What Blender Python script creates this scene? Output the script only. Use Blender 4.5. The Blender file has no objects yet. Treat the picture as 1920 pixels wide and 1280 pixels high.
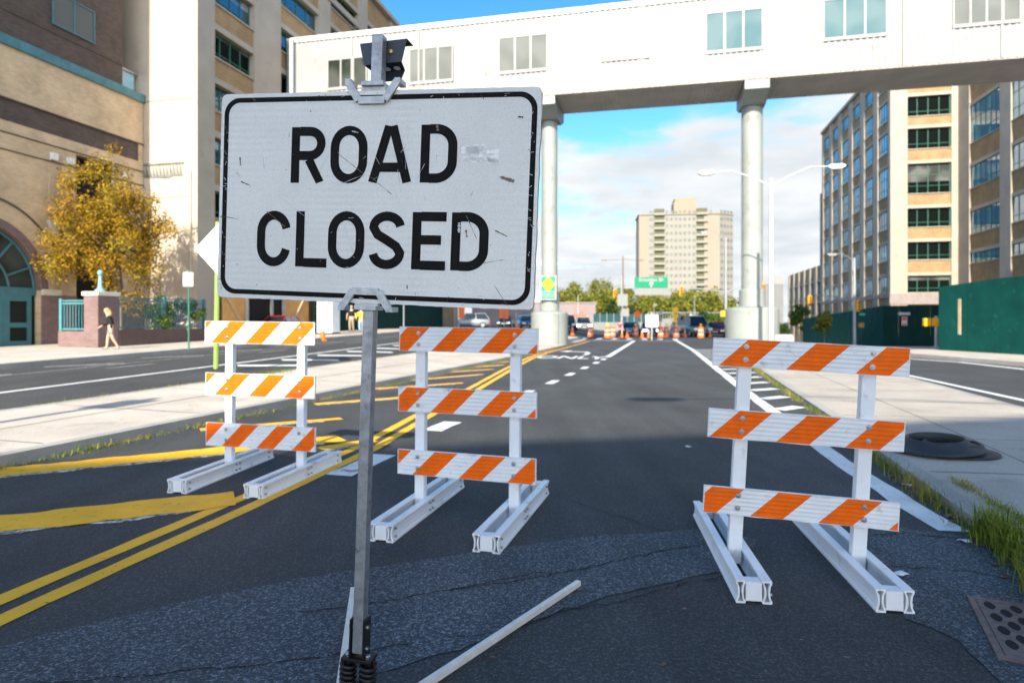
import bpy, bmesh, math, random
from mathutils import Vector, Matrix, noise as mnoise
S = bpy.context.scene
COL = S.collection
R = math.radians
# ------------------------------------------------------------------ camera, light, sky, exposure
F, CX, HZ, CAMH = 1200.0, 960.0, 602.0, 1.5
cam = bpy.data.cameras.new('camera'); camo = bpy.data.objects.new('camera', cam); COL.objects.link(camo)
cam.sensor_width = 36; cam.lens = 22.5; cam.shift_y = -38 / 1920
camo.location = (0, 0, CAMH); camo.rotation_euler = (R(90), 0, 0)
cam.clip_start = .05; cam.clip_end = 3000
cam.dof.use_dof = True; cam.dof.focus_distance = 2.4; cam.dof.aperture_fstop = 2.6; cam.dof.aperture_blades = 7
S.camera = camo
SUN_AZ, SUN_EL = R(14.8), R(30)
sd = Vector((math.sin(SUN_AZ) * math.cos(SUN_EL), math.cos(SUN_AZ) * math.cos(SUN_EL), -math.sin(SUN_EL)))
sun = bpy.data.lights.new('sun', 'SUN'); suno = bpy.data.objects.new('sun', sun); COL.objects.link(suno)
sun.energy = 2.1; sun.angle = R(.7); sun.color = (1, .905, .75)
suno.rotation_euler = sd.to_track_quat('-Z', 'Y').to_euler(); suno.location = (-20, -60, 60)
S.view_settings.view_transform = 'Standard'; S.view_settings.look = 'None'
S.view_settings.gamma = 1; S.view_settings.exposure = 2.35

W = bpy.data.worlds.new('World'); S.world = W; W.use_nodes = True
nt = W.node_tree; nt.nodes.clear()
def N(t, kind, **kw):
    n = t.nodes.new(kind)
    for k, v in kw.items(): setattr(n, k, v)
    return n
sky = N(nt, 'ShaderNodeTexSky', sky_type='NISHITA', sun_disc=False, sun_elevation=SUN_EL, sun_rotation=math.pi + SUN_AZ)
sky.air_density = 1.0; sky.dust_density = .6; sky.ozone_density = 2.5
hs = N(nt, 'ShaderNodeHueSaturation'); hs.inputs['Saturation'].default_value = 1.32; hs.inputs['Value'].default_value = 1.0
hs.inputs['Hue'].default_value = .492
nt.links.new(sky.outputs[0], hs.inputs['Color'])
tc = N(nt, 'ShaderNodeTexCoord'); sp = N(nt, 'ShaderNodeSeparateXYZ'); nt.links.new(tc.outputs['Generated'], sp.inputs[0])
zz = N(nt, 'ShaderNodeMath', operation='ADD'); zz.inputs[1].default_value = .12; nt.links.new(sp.outputs['Z'], zz.inputs[0])
zm = N(nt, 'ShaderNodeMath', operation='MAXIMUM'); zm.inputs[1].default_value = .05; nt.links.new(zz.outputs[0], zm.inputs[0])
dx = N(nt, 'ShaderNodeMath', operation='DIVIDE'); nt.links.new(sp.outputs['X'], dx.inputs[0]); nt.links.new(zm.outputs[0], dx.inputs[1])
dy = N(nt, 'ShaderNodeMath', operation='DIVIDE'); nt.links.new(sp.outputs['Y'], dy.inputs[0]); nt.links.new(zm.outputs[0], dy.inputs[1])
cb = N(nt, 'ShaderNodeCombineXYZ'); nt.links.new(dx.outputs[0], cb.inputs[0]); nt.links.new(dy.outputs[0], cb.inputs[1])
cb.inputs[2].default_value = 3.7
cn = N(nt, 'ShaderNodeTexNoise'); cn.inputs['Scale'].default_value = 1.15; cn.inputs['Detail'].default_value = 9; cn.inputs['Roughness'].default_value = .56
cn.inputs['Distortion'].default_value = .35
nt.links.new(cb.outputs[0], cn.inputs['Vector'])
# more cloud low over the horizon and towards the east of the road, clear overhead
b1 = N(nt, 'ShaderNodeMapRange'); b1.inputs['From Min'].default_value = .52; b1.inputs['From Max'].default_value = .10
b1.inputs['To Min'].default_value = -.30; b1.inputs['To Max'].default_value = .20; nt.links.new(sp.outputs['Z'], b1.inputs[0])
b2 = N(nt, 'ShaderNodeMapRange'); b2.inputs['From Min'].default_value = -.3; b2.inputs['From Max'].default_value = .5
b2.inputs['To Min'].default_value = -.10; b2.inputs['To Max'].default_value = .14; nt.links.new(sp.outputs['X'], b2.inputs[0])
a1 = N(nt, 'ShaderNodeMath', operation='ADD'); nt.links.new(cn.outputs['Fac'], a1.inputs[0]); nt.links.new(b1.outputs[0], a1.inputs[1])
a2 = N(nt, 'ShaderNodeMath', operation='ADD'); nt.links.new(a1.outputs[0], a2.inputs[0]); nt.links.new(b2.outputs[0], a2.inputs[1])
cr = N(nt, 'ShaderNodeMapRange', interpolation_type='SMOOTHSTEP'); cr.inputs['From Min'].default_value = .50; cr.inputs['From Max'].default_value = .67
nt.links.new(a2.outputs[0], cr.inputs[0])
cn2 = N(nt, 'ShaderNodeTexNoise'); cn2.inputs['Scale'].default_value = 2.1; cn2.inputs['Detail'].default_value = 5
nt.links.new(cb.outputs[0], cn2.inputs['Vector'])
cc = N(nt, 'ShaderNodeMix', data_type='RGBA'); cc.inputs['A'].default_value = (2.75, 2.95, 3.1, 1); cc.inputs['B'].default_value = (3.5, 3.6, 3.7, 1)
cr2 = N(nt, 'ShaderNodeMapRange'); cr2.inputs['From Min'].default_value = .35; cr2.inputs['From Max'].default_value = .62
nt.links.new(cn2.outputs['Fac'], cr2.inputs[0]); nt.links.new(cr2.outputs[0], cc.inputs['Factor'])
mx = N(nt, 'ShaderNodeMix', data_type='RGBA'); nt.links.new(cr.outputs[0], mx.inputs['Factor'])
# clouds on the sun's side of the sky are far brighter than those opposite it
dt = N(nt, 'ShaderNodeVectorMath', operation='DOT_PRODUCT'); nt.links.new(tc.outputs['Generated'], dt.inputs[0]); dt.inputs[1].default_value = tuple(-sd)
gl = N(nt, 'ShaderNodeMapRange', interpolation_type='SMOOTHSTEP'); gl.inputs['From Min'].default_value = -.25; gl.inputs['From Max'].default_value = .95
gl.inputs['To Min'].default_value = 1.0; gl.inputs['To Max'].default_value = 4.0; nt.links.new(dt.outputs['Value'], gl.inputs[0])
cg = N(nt, 'ShaderNodeVectorMath', operation='SCALE'); nt.links.new(cc.outputs['Result'], cg.inputs[0]); nt.links.new(gl.outputs[0], cg.inputs['Scale'])
b3 = N(nt, 'ShaderNodeMapRange'); b3.inputs['From Min'].default_value = 0; b3.inputs['From Max'].default_value = .8
b3.inputs['To Min'].default_value = 0; b3.inputs['To Max'].default_value = .34; nt.links.new(dt.outputs['Value'], b3.inputs[0])
a3 = N(nt, 'ShaderNodeMath', operation='ADD'); nt.links.new(a2.outputs[0], a3.inputs[0]); nt.links.new(b3.outputs[0], a3.inputs[1]); nt.links.new(a3.outputs[0], cr.inputs[0])
nt.links.new(hs.outputs[0], mx.inputs['A']); nt.links.new(cg.outputs[0], mx.inputs['B'])
bg = N(nt, 'ShaderNodeBackground'); bg.inputs['Strength'].default_value = .055
wo = N(nt, 'ShaderNodeOutputWorld'); nt.links.new(mx.outputs['Result'], bg.inputs['Color']); nt.links.new(bg.outputs[0], wo.inputs[0])

# ------------------------------------------------------------------ frames: v = right of the road, u = along the road
TH = math.atan(271 / 1200.0); ST, CT = math.sin(TH), math.cos(TH)
def vu(x, y): return x * CT - y * ST, x * ST + y * CT
def xy(v, u): return v * CT + u * ST, -v * ST + u * CT
def clamp(a, lo, hi): return max(lo, min(hi, a))
def gvu(v, u):
    z = .016 * clamp(u, 0, 45) * clamp((-v - 6) / 6, 0, 1)
    z -= .033 * clamp(u - 36, 0, 90) * clamp((v - 9) / 6, 0, 1)
    return z
def gz(x, y): return gvu(*vu(x, y))
def Wp(v, u, z=0.0):
    x, y = xy(v, u); return Vector((x, y, z))
def at(px, d): return (px - CX) / F * d, d                      # a bearing and a depth -> ground position
def hz(py, d): return CAMH + (HZ - py) / F * d                  # height seen at a depth
def vof(px, u): return u * math.tan(math.atan((px - CX) / F) - TH)
def uof(px, v): return v / math.tan(math.atan((px - CX) / F) - TH)
def dof(px, u): return u / ((px - CX) / F * ST + CT)
ROADROT = Matrix.Rotation(-TH, 4, 'Z')

# ------------------------------------------------------------------ materials
MATS = {}
def newmat(name):
    m = bpy.data.materials.new(name); m.use_nodes = True; MATS[name] = m
    return m, m.node_tree, m.node_tree.nodes['Principled BSDF']
def tex(t, kind='Object'): return N(t, 'ShaderNodeTexCoord').outputs[kind]
def noise(t, scale, detail=3, rough=.55, vec=None):
    n = N(t, 'ShaderNodeTexNoise'); n.inputs['Scale'].default_value = scale; n.inputs['Detail'].default_value = detail
    n.inputs['Roughness'].default_value = rough; t.links.new(vec or tex(t), n.inputs['Vector']); return n.outputs['Fac']
def rng(t, fac, a, b, c, d, smooth=False):
    n = N(t, 'ShaderNodeMapRange', interpolation_type='SMOOTHSTEP' if smooth else 'LINEAR')
    for i, v in zip((1, 2, 3, 4), (a, b, c, d)): n.inputs[i].default_value = v
    t.links.new(fac, n.inputs[0]); return n.outputs[0]
def mixc(t, fac, A, B, blend='MIX'):
    n = N(t, 'ShaderNodeMix', data_type='RGBA', blend_type=blend)
    for key, v in (('Factor', fac), ('A', A), ('B', B)):
        if hasattr(v, 'is_linked'): t.links.new(v, n.inputs[key])
        elif key == 'Factor': n.inputs[key].default_value = v
        else: n.inputs[key].default_value = (*v, 1)
    return n.outputs['Result']
def bump(t, p, h, strength, dist=.01):
    b = N(t, 'ShaderNodeBump'); b.inputs['Strength'].default_value = strength; b.inputs['Distance'].default_value = dist
    t.links.new(h, b.inputs['Height']); t.links.new(b.outputs[0], p.inputs['Normal'])
def mat(name, col, rough=.6, metal=0, var=.12, vs=3.0, bs=0, bst=.2, bd=.005, spec=.4, stain=None, emit=0):
    if name in MATS: return MATS[name]
    m, t, p = newmat(name)
    p.inputs['Roughness'].default_value = rough; p.inputs['Metallic'].default_value = metal
    p.inputs['Specular IOR Level'].default_value = spec
    f = rng(t, noise(t, vs, 5), .3, .7, 1 - var, 1 + var)
    c = mixc(t, 1.0, col, f, 'MULTIPLY')
    if stain:
        scol, sscale, lo, hi = stain
        c = mixc(t, rng(t, noise(t, sscale, 6, .65), lo, hi, 0, 1, True), c, scol)
    t.links.new(c, p.inputs['Base Color'])
    if bs: bump(t, p, noise(t, bs, 3), bst, bd)
    if emit:
        p.inputs['Emission Color'].default_value = (*col, 1); p.inputs['Emission Strength'].default_value = emit
    return m
def asphalt(name, a, b, coarse, patch=.25):
    m, t, p = newmat(name); o = tex(t)
    v = N(t, 'ShaderNodeTexVoronoi'); v.inputs['Scale'].default_value = coarse; t.links.new(o, v.inputs['Vector'])
    sep = N(t, 'ShaderNodeSeparateColor'); t.links.new(v.outputs['Color'], sep.inputs[0])
    f1 = rng(t, sep.outputs[0], .35, 1, 0, 1)
    f2 = rng(t, noise(t, coarse * .35, 3, .6, o), .38, .62, 0, 1)
    mm = N(t, 'ShaderNodeMath', operation='MULTIPLY'); t.links.new(f1, mm.inputs[0]); t.links.new(f2, mm.inputs[1])
    c = mixc(t, mm.outputs[0], a, b)
    pt = rng(t, noise(t, .55, 6, .6, o), .3, .7, 1 - patch, 1 + patch)
    c = mixc(t, 1.0, c, pt, 'MULTIPLY')
    mp = N(t, 'ShaderNodeMapping'); mp.inputs['Rotation'].default_value = (0, 0, TH); mp.inputs['Scale'].default_value = (1.3, .09, 1); t.links.new(o, mp.inputs[0])
    c = mixc(t, 1.0, c, rng(t, noise(t, 1.6, 5, .6, mp.outputs[0]), .3, .7, .80, 1.18), 'MULTIPLY')     # wheel tracks along the lane
    bl = rng(t, noise(t, 5.5, 3, .5, o), .72, .78, 0, .55, True)          # oil spots
    c = mixc(t, bl, c, (.018, .018, .02))
    wv = rng(t, noise(t, 60, 1, .5, o), .76, .80, 0, .5, True)           # pale stones and crumbs
    c = mixc(t, wv, c, (.22, .22, .22))
    t.links.new(c, p.inputs['Base Color']); p.inputs['Roughness'].default_value = .82; p.inputs['Specular IOR Level'].default_value = .35
    bump(t, p, mm.outputs[0], .55, .006)
    return m
def worn_paint(name, col, under, lo=.60, hi=.70, scale=14):
    m, t, p = newmat(name); o = tex(t)
    f = rng(t, noise(t, scale, 8, .72, o), lo, hi, 0, 1, True)
    c = mixc(t, f, col, under)
    dirt = rng(t, noise(t, 2.2, 6, .6, o), .3, .7, .80, 1.06)
    c = mixc(t, 1.0, c, dirt, 'MULTIPLY')
    t.links.new(c, p.inputs['Base Color']); p.inputs['Roughness'].default_value = .6
    bump(t, p, noise(t, 90, 2, .5, o), .25, .004)
    return m
def brick(name, c1, c2, mortar, axis, w=.24, h=.08, var=.2):
    m, t, p = newmat(name); o = tex(t)
    s = N(t, 'ShaderNodeSeparateXYZ'); t.links.new(o, s.inputs[0]); c = N(t, 'ShaderNodeCombineXYZ')
    if axis == 'xy':
        ad = N(t, 'ShaderNodeMath', operation='ADD'); t.links.new(s.outputs[0], ad.inputs[0]); t.links.new(s.outputs[1], ad.inputs[1])
        t.links.new(ad.outputs[0], c.inputs[0])
    else: t.links.new(s.outputs[0 if axis == 'x' else 1], c.inputs[0])
    t.links.new(s.outputs[2], c.inputs[1])
    b = N(t, 'ShaderNodeTexBrick'); b.inputs['Scale'].default_value = 1; b.inputs['Brick Width'].default_value = w; b.inputs['Row Height'].default_value = h
    b.inputs['Mortar Size'].default_value = .011; b.inputs['Color1'].default_value = (*c1, 1); b.inputs['Color2'].default_value = (*c2, 1)
    b.inputs['Mortar'].default_value = (*mortar, 1); t.links.new(c.outputs[0], b.inputs['Vector'])
    f = rng(t, noise(t, .9, 6, .6, o), .3, .7, 1 - var, 1 + var)
    t.links.new(mixc(t, 1.0, b.outputs['Color'], f, 'MULTIPLY'), p.inputs['Base Color']); p.inputs['Roughness'].default_value = .85
    bump(t, p, b.outputs['Fac'], -.4, .01)
    return m
def glass(name, tint=(.75, .88, 1), dark=(.012, .02, .025), refl=.5, blinds=.35):
    m, t, p = newmat(name)
    t.nodes.remove(p); out = t.nodes['Material Output']
    oi = N(t, 'ShaderNodeObjectInfo')
    sz = N(t, 'ShaderNodeSeparateXYZ'); t.links.new(tex(t), sz.inputs[0])
    hgt = rng(t, oi.outputs['Random'], 0, 1, .5, 3.4)
    br = N(t, 'ShaderNodeMath', operation='GREATER_THAN'); t.links.new(sz.outputs[2], br.inputs[0]); t.links.new(hgt, br.inputs[1])
    mm = N(t, 'ShaderNodeMath', operation='MULTIPLY'); t.links.new(br.outputs[0], mm.inputs[0]); t.links.new(rng(t, noise(t, .55, 1), .42, .58, .1, blinds * 1.6), mm.inputs[1])
    d = N(t, 'ShaderNodeBsdfDiffuse'); t.links.new(mixc(t, mm.outputs[0], dark, (.42, .43, .42)), d.inputs['Color'])
    g = N(t, 'ShaderNodeBsdfGlossy'); g.inputs['Roughness'].default_value = .03; g.inputs['Color'].default_value = (*tint, 1)
    nb = N(t, 'ShaderNodeBump'); nb.inputs['Strength'].default_value = .06; nb.inputs['Distance'].default_value = .05
    t.links.new(noise(t, .7, 2), nb.inputs['Height']); t.links.new(nb.outputs[0], g.inputs['Normal'])
    fr = N(t, 'ShaderNodeLayerWeight'); fr.inputs['Blend'].default_value = refl
    ms = N(t, 'ShaderNodeMixShader'); t.links.new(fr.outputs['Fresnel'], ms.inputs[0]); t.links.new(d.outputs[0], ms.inputs[1]); t.links.new(g.outputs[0], ms.inputs[2])
    t.links.new(ms.outputs[0], out.inputs[0]); return m
def leaf(name, dark, light, warm=None, trans=.3):
    m, t, p = newmat(name)
    g = N(t, 'ShaderNodeNewGeometry')
    c = mixc(t, g.outputs['Random Per Island'], dark, light)
    if warm: c = mixc(t, rng(t, noise(t, .8, 3), .45, .65, 0, 1, True), c, warm)
    t.links.new(c, p.inputs['Base Color']); p.inputs['Roughness'].default_value = .65; p.inputs['Specular IOR Level'].default_value = .25
    tr = N(t, 'ShaderNodeBsdfTranslucent'); t.links.new(c, tr.inputs['Color'])
    ms = N(t, 'ShaderNodeMixShader'); ms.inputs[0].default_value = trans
    t.links.new(p.outputs[0], ms.inputs[1]); t.links.new(tr.outputs[0], ms.inputs[2]); t.links.new(ms.outputs[0], t.nodes['Material Output'].inputs[0])
    return m
def concrete(name, col, crack=False):
    m, t, p = newmat(name); o = tex(t)
    f = rng(t, noise(t, .7, 8, .62, o), .3, .7, .80, 1.14)
    f2 = rng(t, noise(t, 70, 2, .5, o), .35, .65, .86, 1.10)
    c = mixc(t, 1.0, mixc(t, 1.0, col, f, 'MULTIPLY'), f2, 'MULTIPLY')
    st = rng(t, noise(t, 1.7, 6, .7, o), .55, .72, 0, .5, True); c = mixc(t, st, c, (.20, .19, .17))
    gm = rng(t, noise(t, 16, 2, .5, o), .70, .74, 0, .6, True); c = mixc(t, gm, c, (.12, .115, .105))
    t.links.new(c, p.inputs['Base Color']); p.inputs['Roughness'].default_value = .85
    bump(t, p, noise(t, 110, 3, .6, o), .3, .004); return m

ASPH = asphalt('asphalt', (.036, .040, .044), (.122, .122, .122), 130)
ASPH2 = asphalt('coarse_asphalt', (.042, .051, .061), (.25, .285, .32), 125, .25)
CRACK = mat('crack', (.008, .008, .009), .9)
YEL = worn_paint('yellow_paint', (.92, .47, .012), (.12, .09, .04), .57, .70)
WHT = worn_paint('white_paint', (.74, .76, .76), (.07, .072, .075), .57, .70)
OLDW = worn_paint('old_white_paint', (.62, .63, .62), (.055, .056, .058), .46, .58)
FAINT = worn_paint('faint_paint', (.34, .345, .34), (.055, .056, .058), .44, .56)
PAVE = concrete('pavement', (.48, .43, .37)); KERB = concrete('kerb_stone', (.33, .32, .30))
PAVE2 = concrete('pavement_tan', (.40, .36, .31))
JOINT = mat('joint', (.10, .09, .07), .9)
WPL = mat('white_plastic', (.82, .84, .86), .42, var=.05, vs=5, bs=60, bst=.04, stain=((.42, .41, .39), 7, .55, .80))
BOARDW = mat('board_white', (.76, .78, .80), .4, var=.05, vs=9, bs=0, stain=((.40, .38, .35), 12, .58, .80))
ORG = mat('orange_sheeting', (.88, .135, .004), .5, spec=.15, var=.10, vs=10, stain=((.45, .10, .03), 18, .66, .80))
ALU = mat('aluminium', (.62, .63, .64), .35, .9, .15, 8)
GALV = mat('galvanized', (.36, .38, .41), .45, .75, .25, 30, stain=((.16, .17, .19), 25, .55, .8))
SIGNW = None
BLK = mat('black_paint', (.010, .010, .010), .75, var=.3, vs=20, spec=.12, stain=((.16, .15, .14), 60, .66, .72))
BLACKM = mat('black_metal', (.012, .012, .014), .35, .3)
BRKT = mat('bracket_paint', (.50, .53, .55), .45, .3, .2, 40, stain=((.20, .19, .18), 50, .62, .72))
BRASS = mat('brass_bolt', (.55, .42, .16), .35, .9); STEEL = mat('bolt_steel', (.42, .43, .45), .35, .9)
CREAMLEG = mat('leg_aluminium', (.74, .70, .64), .45, .15, .08, 20)
RUB = mat('black_rubber', (.026, .029, .034), .55, var=.2, vs=15, bs=80, bst=.1)
IRON = mat('cast_iron', (.17, .12, .11), .65, .3, .3, 25, bs=120, bst=.3)
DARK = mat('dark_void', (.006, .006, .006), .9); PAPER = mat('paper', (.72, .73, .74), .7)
CREAM = mat('cream_stone', (.36, .315, .26), .8, var=.10, vs=.6, bs=40, bst=.1, stain=((.28, .24, .19), .9, .55, .8))
CREAM2 = mat('pale_concrete', (.50, .42, .33), .8, var=.12, vs=.5, bs=30, bst=.12, stain=((.36, .30, .24), .7, .52, .78))
BRICKT_Y = brick('tan_brick_street', (.50, .36, .215), (.60, .45, .28), (.48, .38, .26), 'y')
BRICKD_Y = brick('brown_brick_street', (.058, .040, .033), (.095, .066, .055), (.09, .074, .066), 'y')
BRICKP = brick('plum_brick', (.15, .085, .082), (.20, .12, .115), (.18, .14, .135), 'xy')
BRICKB = brick('buff_brick', (.29, .185, .085), (.34, .225, .11), (.24, .17, .10), 'xy', .3, .1)
GRNF = mat('green_window_frame', (.02, .13, .085), .5); TEAL = mat('teal_paint', (.07, .22, .25), .5)
TEALD = mat('teal_dark_paint', (.055, .16, .185), .5)
GLB = glass('blue_glass', (.62, .82, 1), (.01, .03, .05), .62); GLD = glass('dark_glass', (.45, .52, .55), (.006, .008, .008), .08, .18)
GLW = glass('pale_glass', (.12, .13, .13), (.125, .135, .13), .12, 0); GLBR = glass('bridge_glass', (.10, .14, .16), (.085, .15, .17), .10, 0); GLDB = glass('dim_glass', (.05, .055, .05), (.022, .028, .022), .08, 0)
BRW = mat('white_cladding', (.275, .278, .275), .5, var=.07, vs=.5, stain=((.19, .175, .155), .9, .52, .8))
SOFF = mat('soffit_metal', (.46, .44, .41), .55, .2, .15, .7); COLM = mat('column_paint', (.24, .265, .255), .5, var=.08, vs=.8, stain=((.19, .20, .175), 1.3, .52, .75))
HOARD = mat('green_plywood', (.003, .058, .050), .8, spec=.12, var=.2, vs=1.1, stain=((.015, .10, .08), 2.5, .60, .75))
HOARDD = mat('dark_green_plywood', (.003, .028, .026), .8, spec=.12, var=.2, vs=1.5); SLOT = mat('beige_wood_gap', (.45, .36, .22), .7)
PLY = mat('plywood', (.55, .30, .10), .7, var=.15, vs=2)
POLE = mat('pole_grey', (.34, .37, .39), .45, .4, .08); POLEW = mat('pole_pale', (.52, .55, .56), .4, .3, .05); BRONZE = mat('pole_bronze', (.20, .16, .11), .5, .4)
GPOST = mat('green_post', (.20, .30, .07), .5, var=.15); GPOST2 = mat('dark_green_post', (.04, .15, .10), .5)
SIGNG = mat('sign_green', (.004, .22, .115), .4, var=.05); SIGNY = mat('sign_yellow', (.90, .50, .01), .4, var=.05); SIGNO = mat('sign_orange', (.86, .15, .01), .4, var=.06)
SIGNBK = mat('sign_back', (.24, .25, .25), .45, .2, .06); SIGNCR = mat('sign_back_cream', (.80, .76, .68), .5, 0, .05); SIGNWH = mat('sign_white', (.42, .42, .42), .4)
SIGYEL = mat('signal_yellow', (.90, .42, .01), .4, var=.06); RED = mat('sign_red', (.55, .02, .02), .4)
BARK = mat('bark', (.17, .14, .10), .9, var=.3, vs=8, bs=25, bst=.5)
LEAFY = leaf('autumn_leaf', (.07, .045, .006), (.50, .285, .012), (.30, .22, .018), .26); LEAFG = leaf('green_leaf', (.03, .07, .008), (.13, .20, .02), None)
LEAFO = leaf('olive_leaf', (.06, .085, .010), (.23, .26, .035), (.28, .25, .03)); LEAFD = leaf('dark_leaf', (.012, .035, .008), (.05, .10, .02))
GRASS = leaf('grass_blade', (.05, .10, .008), (.34, .38, .05), (.34, .28, .08), .35)
DEAD = leaf('dry_leaf', (.16, .07, .03), (.34, .18, .09)); BLOSS = leaf('blossom', (.55, .48, .44), (.82, .76, .72))
TYRE = mat('tyre', (.015, .015, .016), .8); RIM = mat('rim', (.5, .5, .52), .35, .8); CARGL = glass('car_glass', (.7, .85, 1), (.008, .012, .015), .35, 0)
HEAD = mat('headlamp', (.8, .8, .78), .2); HEADON = mat('headlamp_lit', (1, .93, .75), .2, emit=4); TAIL = mat('taillamp', (.5, .015, .01), .3)
SKIN = mat('skin', (.60, .36, .25), .6, var=.05); HAIRB = mat('hair_blond', (.50, .32, .13), .6); HAIRD = mat('hair_dark', (.03, .02, .015), .6); HAIRG = mat('hair_grey', (.42, .36, .30), .6)
CBLACK = mat('cloth_black', (.012, .012, .014), .9); CKHAKI = mat('cloth_khaki', (.30, .25, .17), .9); CYEL = mat('cloth_yellow', (.80, .66, .03), .8)
CJEAN = mat('cloth_jeans', (.26, .34, .42), .9); CPINK = mat('cloth_pink', (.75, .03, .12), .85); CNAVY = mat('cloth_navy', (.015, .02, .035), .9); CBEIGE = mat('cloth_beige', (.24, .215, .19), .9)

def sign_face():
    m, t, p = newmat('sign_sheeting'); o = tex(t)
    s = N(t, 'ShaderNodeSeparateXYZ'); t.links.new(o, s.inputs[0])
    w = N(t, 'ShaderNodeMath', operation='SINE'); mu = N(t, 'ShaderNodeMath', operation='MULTIPLY'); mu.inputs[1].default_value = 260
    t.links.new(s.outputs[2], mu.inputs[0]); t.links.new(mu.outputs[0], w.inputs[0])
    msk = rng(t, noise(t, 2.0, 3, .5, o), .42, .62, 0, .04, True)
    mm = N(t, 'ShaderNodeMath', operation='MULTIPLY'); t.links.new(w.outputs[0], mm.inputs[0]); t.links.new(msk, mm.inputs[1])
    ad = N(t, 'ShaderNodeMath', operation='ADD'); ad.inputs[1].default_value = 1; t.links.new(mm.outputs[0], ad.inputs[0])
    c = mixc(t, 1.0, (.735, .735, .715), ad.outputs[0], 'MULTIPLY')
    c = mixc(t, 1.0, c, rng(t, noise(t, 1.6, 5, .6, o), .3, .7, .90, 1.07), 'MULTIPLY')
    mp = N(t, 'ShaderNodeMapping'); mp.inputs['Rotation'].default_value = (0, R(38), 0); mp.inputs['Scale'].default_value = (2.2, 1, 60); t.links.new(o, mp.inputs[0])
    c = mixc(t, rng(t, noise(t, 2.2, 2, .5, mp.outputs[0]), .70, .74, 0, .45, True), c, (.80, .81, .81))
    c = mixc(t, rng(t, noise(t, 75, 2, .5, o), .755, .785, 0, .9, True), c, (.08, .065, .05))      # chips
    c = mixc(t, rng(t, noise(t, 4, 7, .7, o), .64, .80, 0, .35, True), c, (.40, .38, .35))
    v = N(t, 'ShaderNodeTexVoronoi'); v.inputs['Scale'].default_value = 230; t.links.new(o, v.inputs['Vector'])
    c = mixc(t, 1.0, c, rng(t, v.outputs['Distance'], .2, .7, 1.05, .93), 'MULTIPLY')
    t.links.new(c, p.inputs['Base Color']); p.inputs['Roughness'].default_value = .35
    return m
SIGNW = sign_face()

# ------------------------------------------------------------------ mesh builder
class MB:
    def __init__(s): s.v = []; s.f = []; s.m = []; s.s = []; s.M = Matrix.Identity(4)
    def add(s, vs, fs, m=0, smooth=False):
        o = len(s.v); s.v += [tuple(s.M @ Vector(p)) for p in vs]
        for f in fs: s.f.append([i + o for i in f]); s.m.append(m); s.s.append(smooth)
        return s
    def box(s, x0, x1, y0, y1, z0, z1, m=0):
        return s.add([(x0, y0, z0), (x1, y0, z0), (x1, y1, z0), (x0, y1, z0), (x0, y0, z1), (x1, y0, z1), (x1, y1, z1), (x0, y1, z1)],
                     [(0, 3, 2, 1), (4, 5, 6, 7), (0, 1, 5, 4), (1, 2, 6, 5), (2, 3, 7, 6), (3, 0, 4, 7)], m)
    def prism(s, poly, axis, a0, a1, m=0):
        n = len(poly)
        def q(p, a): return {'x': (a, p[0], p[1]), 'y': (p[0], a, p[1]), 'z': (p[0], p[1], a)}[axis]
        return s.add([q(p, a0) for p in poly] + [q(p, a1) for p in poly],
                     [list(range(n))[::-1], list(range(n, 2 * n))] + [(i, (i + 1) % n, n + (i + 1) % n, n + i) for i in range(n)], m)
    def tube(s, pts, r, n=8, m=0, smooth=True, square=False, caps=True):
        pts = [Vector(p) for p in pts]; k = len(pts)
        rs = r if isinstance(r, (list, tuple)) else [r] * k
        vs = []; up = None
        for i, p in enumerate(pts):
            d = (pts[min(i + 1, k - 1)] - pts[max(i - 1, 0)]).normalized()
            if up is None: up = Vector((0, 0, 1)) if abs(d.z) < .95 else Vector((1, 0, 0))
            a = d.cross(up).normalized(); b = a.cross(d).normalized()
            nn = 4 if square else n
            for j in range(nn):
                t = 2 * math.pi * (j + (.5 if square else 0)) / nn; rr = rs[i] * (math.sqrt(2) if square else 1)
                vs.append(p + a * math.cos(t) * rr + b * math.sin(t) * rr)
        nn = 4 if square else n; fs = []
        for i in range(k - 1):
            for j in range(nn):
                fs.append((i * nn + j, i * nn + (j + 1) % nn, (i + 1) * nn + (j + 1) % nn, (i + 1) * nn + j))
        s.add(vs, fs, m, smooth and not square)
        if caps:
            s.add(vs[:nn], [list(range(nn))[::-1]], m); s.add(vs[-nn:], [list(range(nn))], m)
        return s
    def lathe(s, prof, n=16, m=0, c=(0, 0, 0), ms=None, smooth=True):
        k = len(prof)
        for i in range(k - 1):
            vs = []
            for r, z in (prof[i], prof[i + 1]):
                for j in range(n):
                    t = 2 * math.pi * j / n; vs.append((c[0] + r * math.cos(t), c[1] + r * math.sin(t), c[2] + z))
            s.add(vs, [(j, (j + 1) % n, n + (j + 1) % n, n + j) for j in range(n)], ms[i] if ms else m, smooth)
        return s
    def build(s, name, mats, parent=None, loc=None, bevel=0, merge=False):
        me = bpy.data.meshes.new(name); me.from_pydata(s.v, [], s.f)
        for mt in (mats if isinstance(mats, (list, tuple)) else [mats]): me.materials.append(mt)
        me.polygons.foreach_set('material_index', s.m); me.polygons.foreach_set('use_smooth', s.s)
        if merge:
            b = bmesh.new(); b.from_mesh(me); bmesh.ops.remove_doubles(b, verts=b.verts, dist=.0004); bmesh.ops.recalc_face_normals(b, faces=b.faces); b.to_mesh(me); b.free()
        me.update()
        o = bpy.data.objects.new(name, me); COL.objects.link(o)
        if parent: o.parent = parent
        if loc is not None: o.location = loc
        if bevel:
            bv = o.modifiers.new('bevel', 'BEVEL'); bv.width = bevel; bv.segments = 2; bv.limit_method = 'ANGLE'; bv.harden_normals = False
        return o
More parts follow.
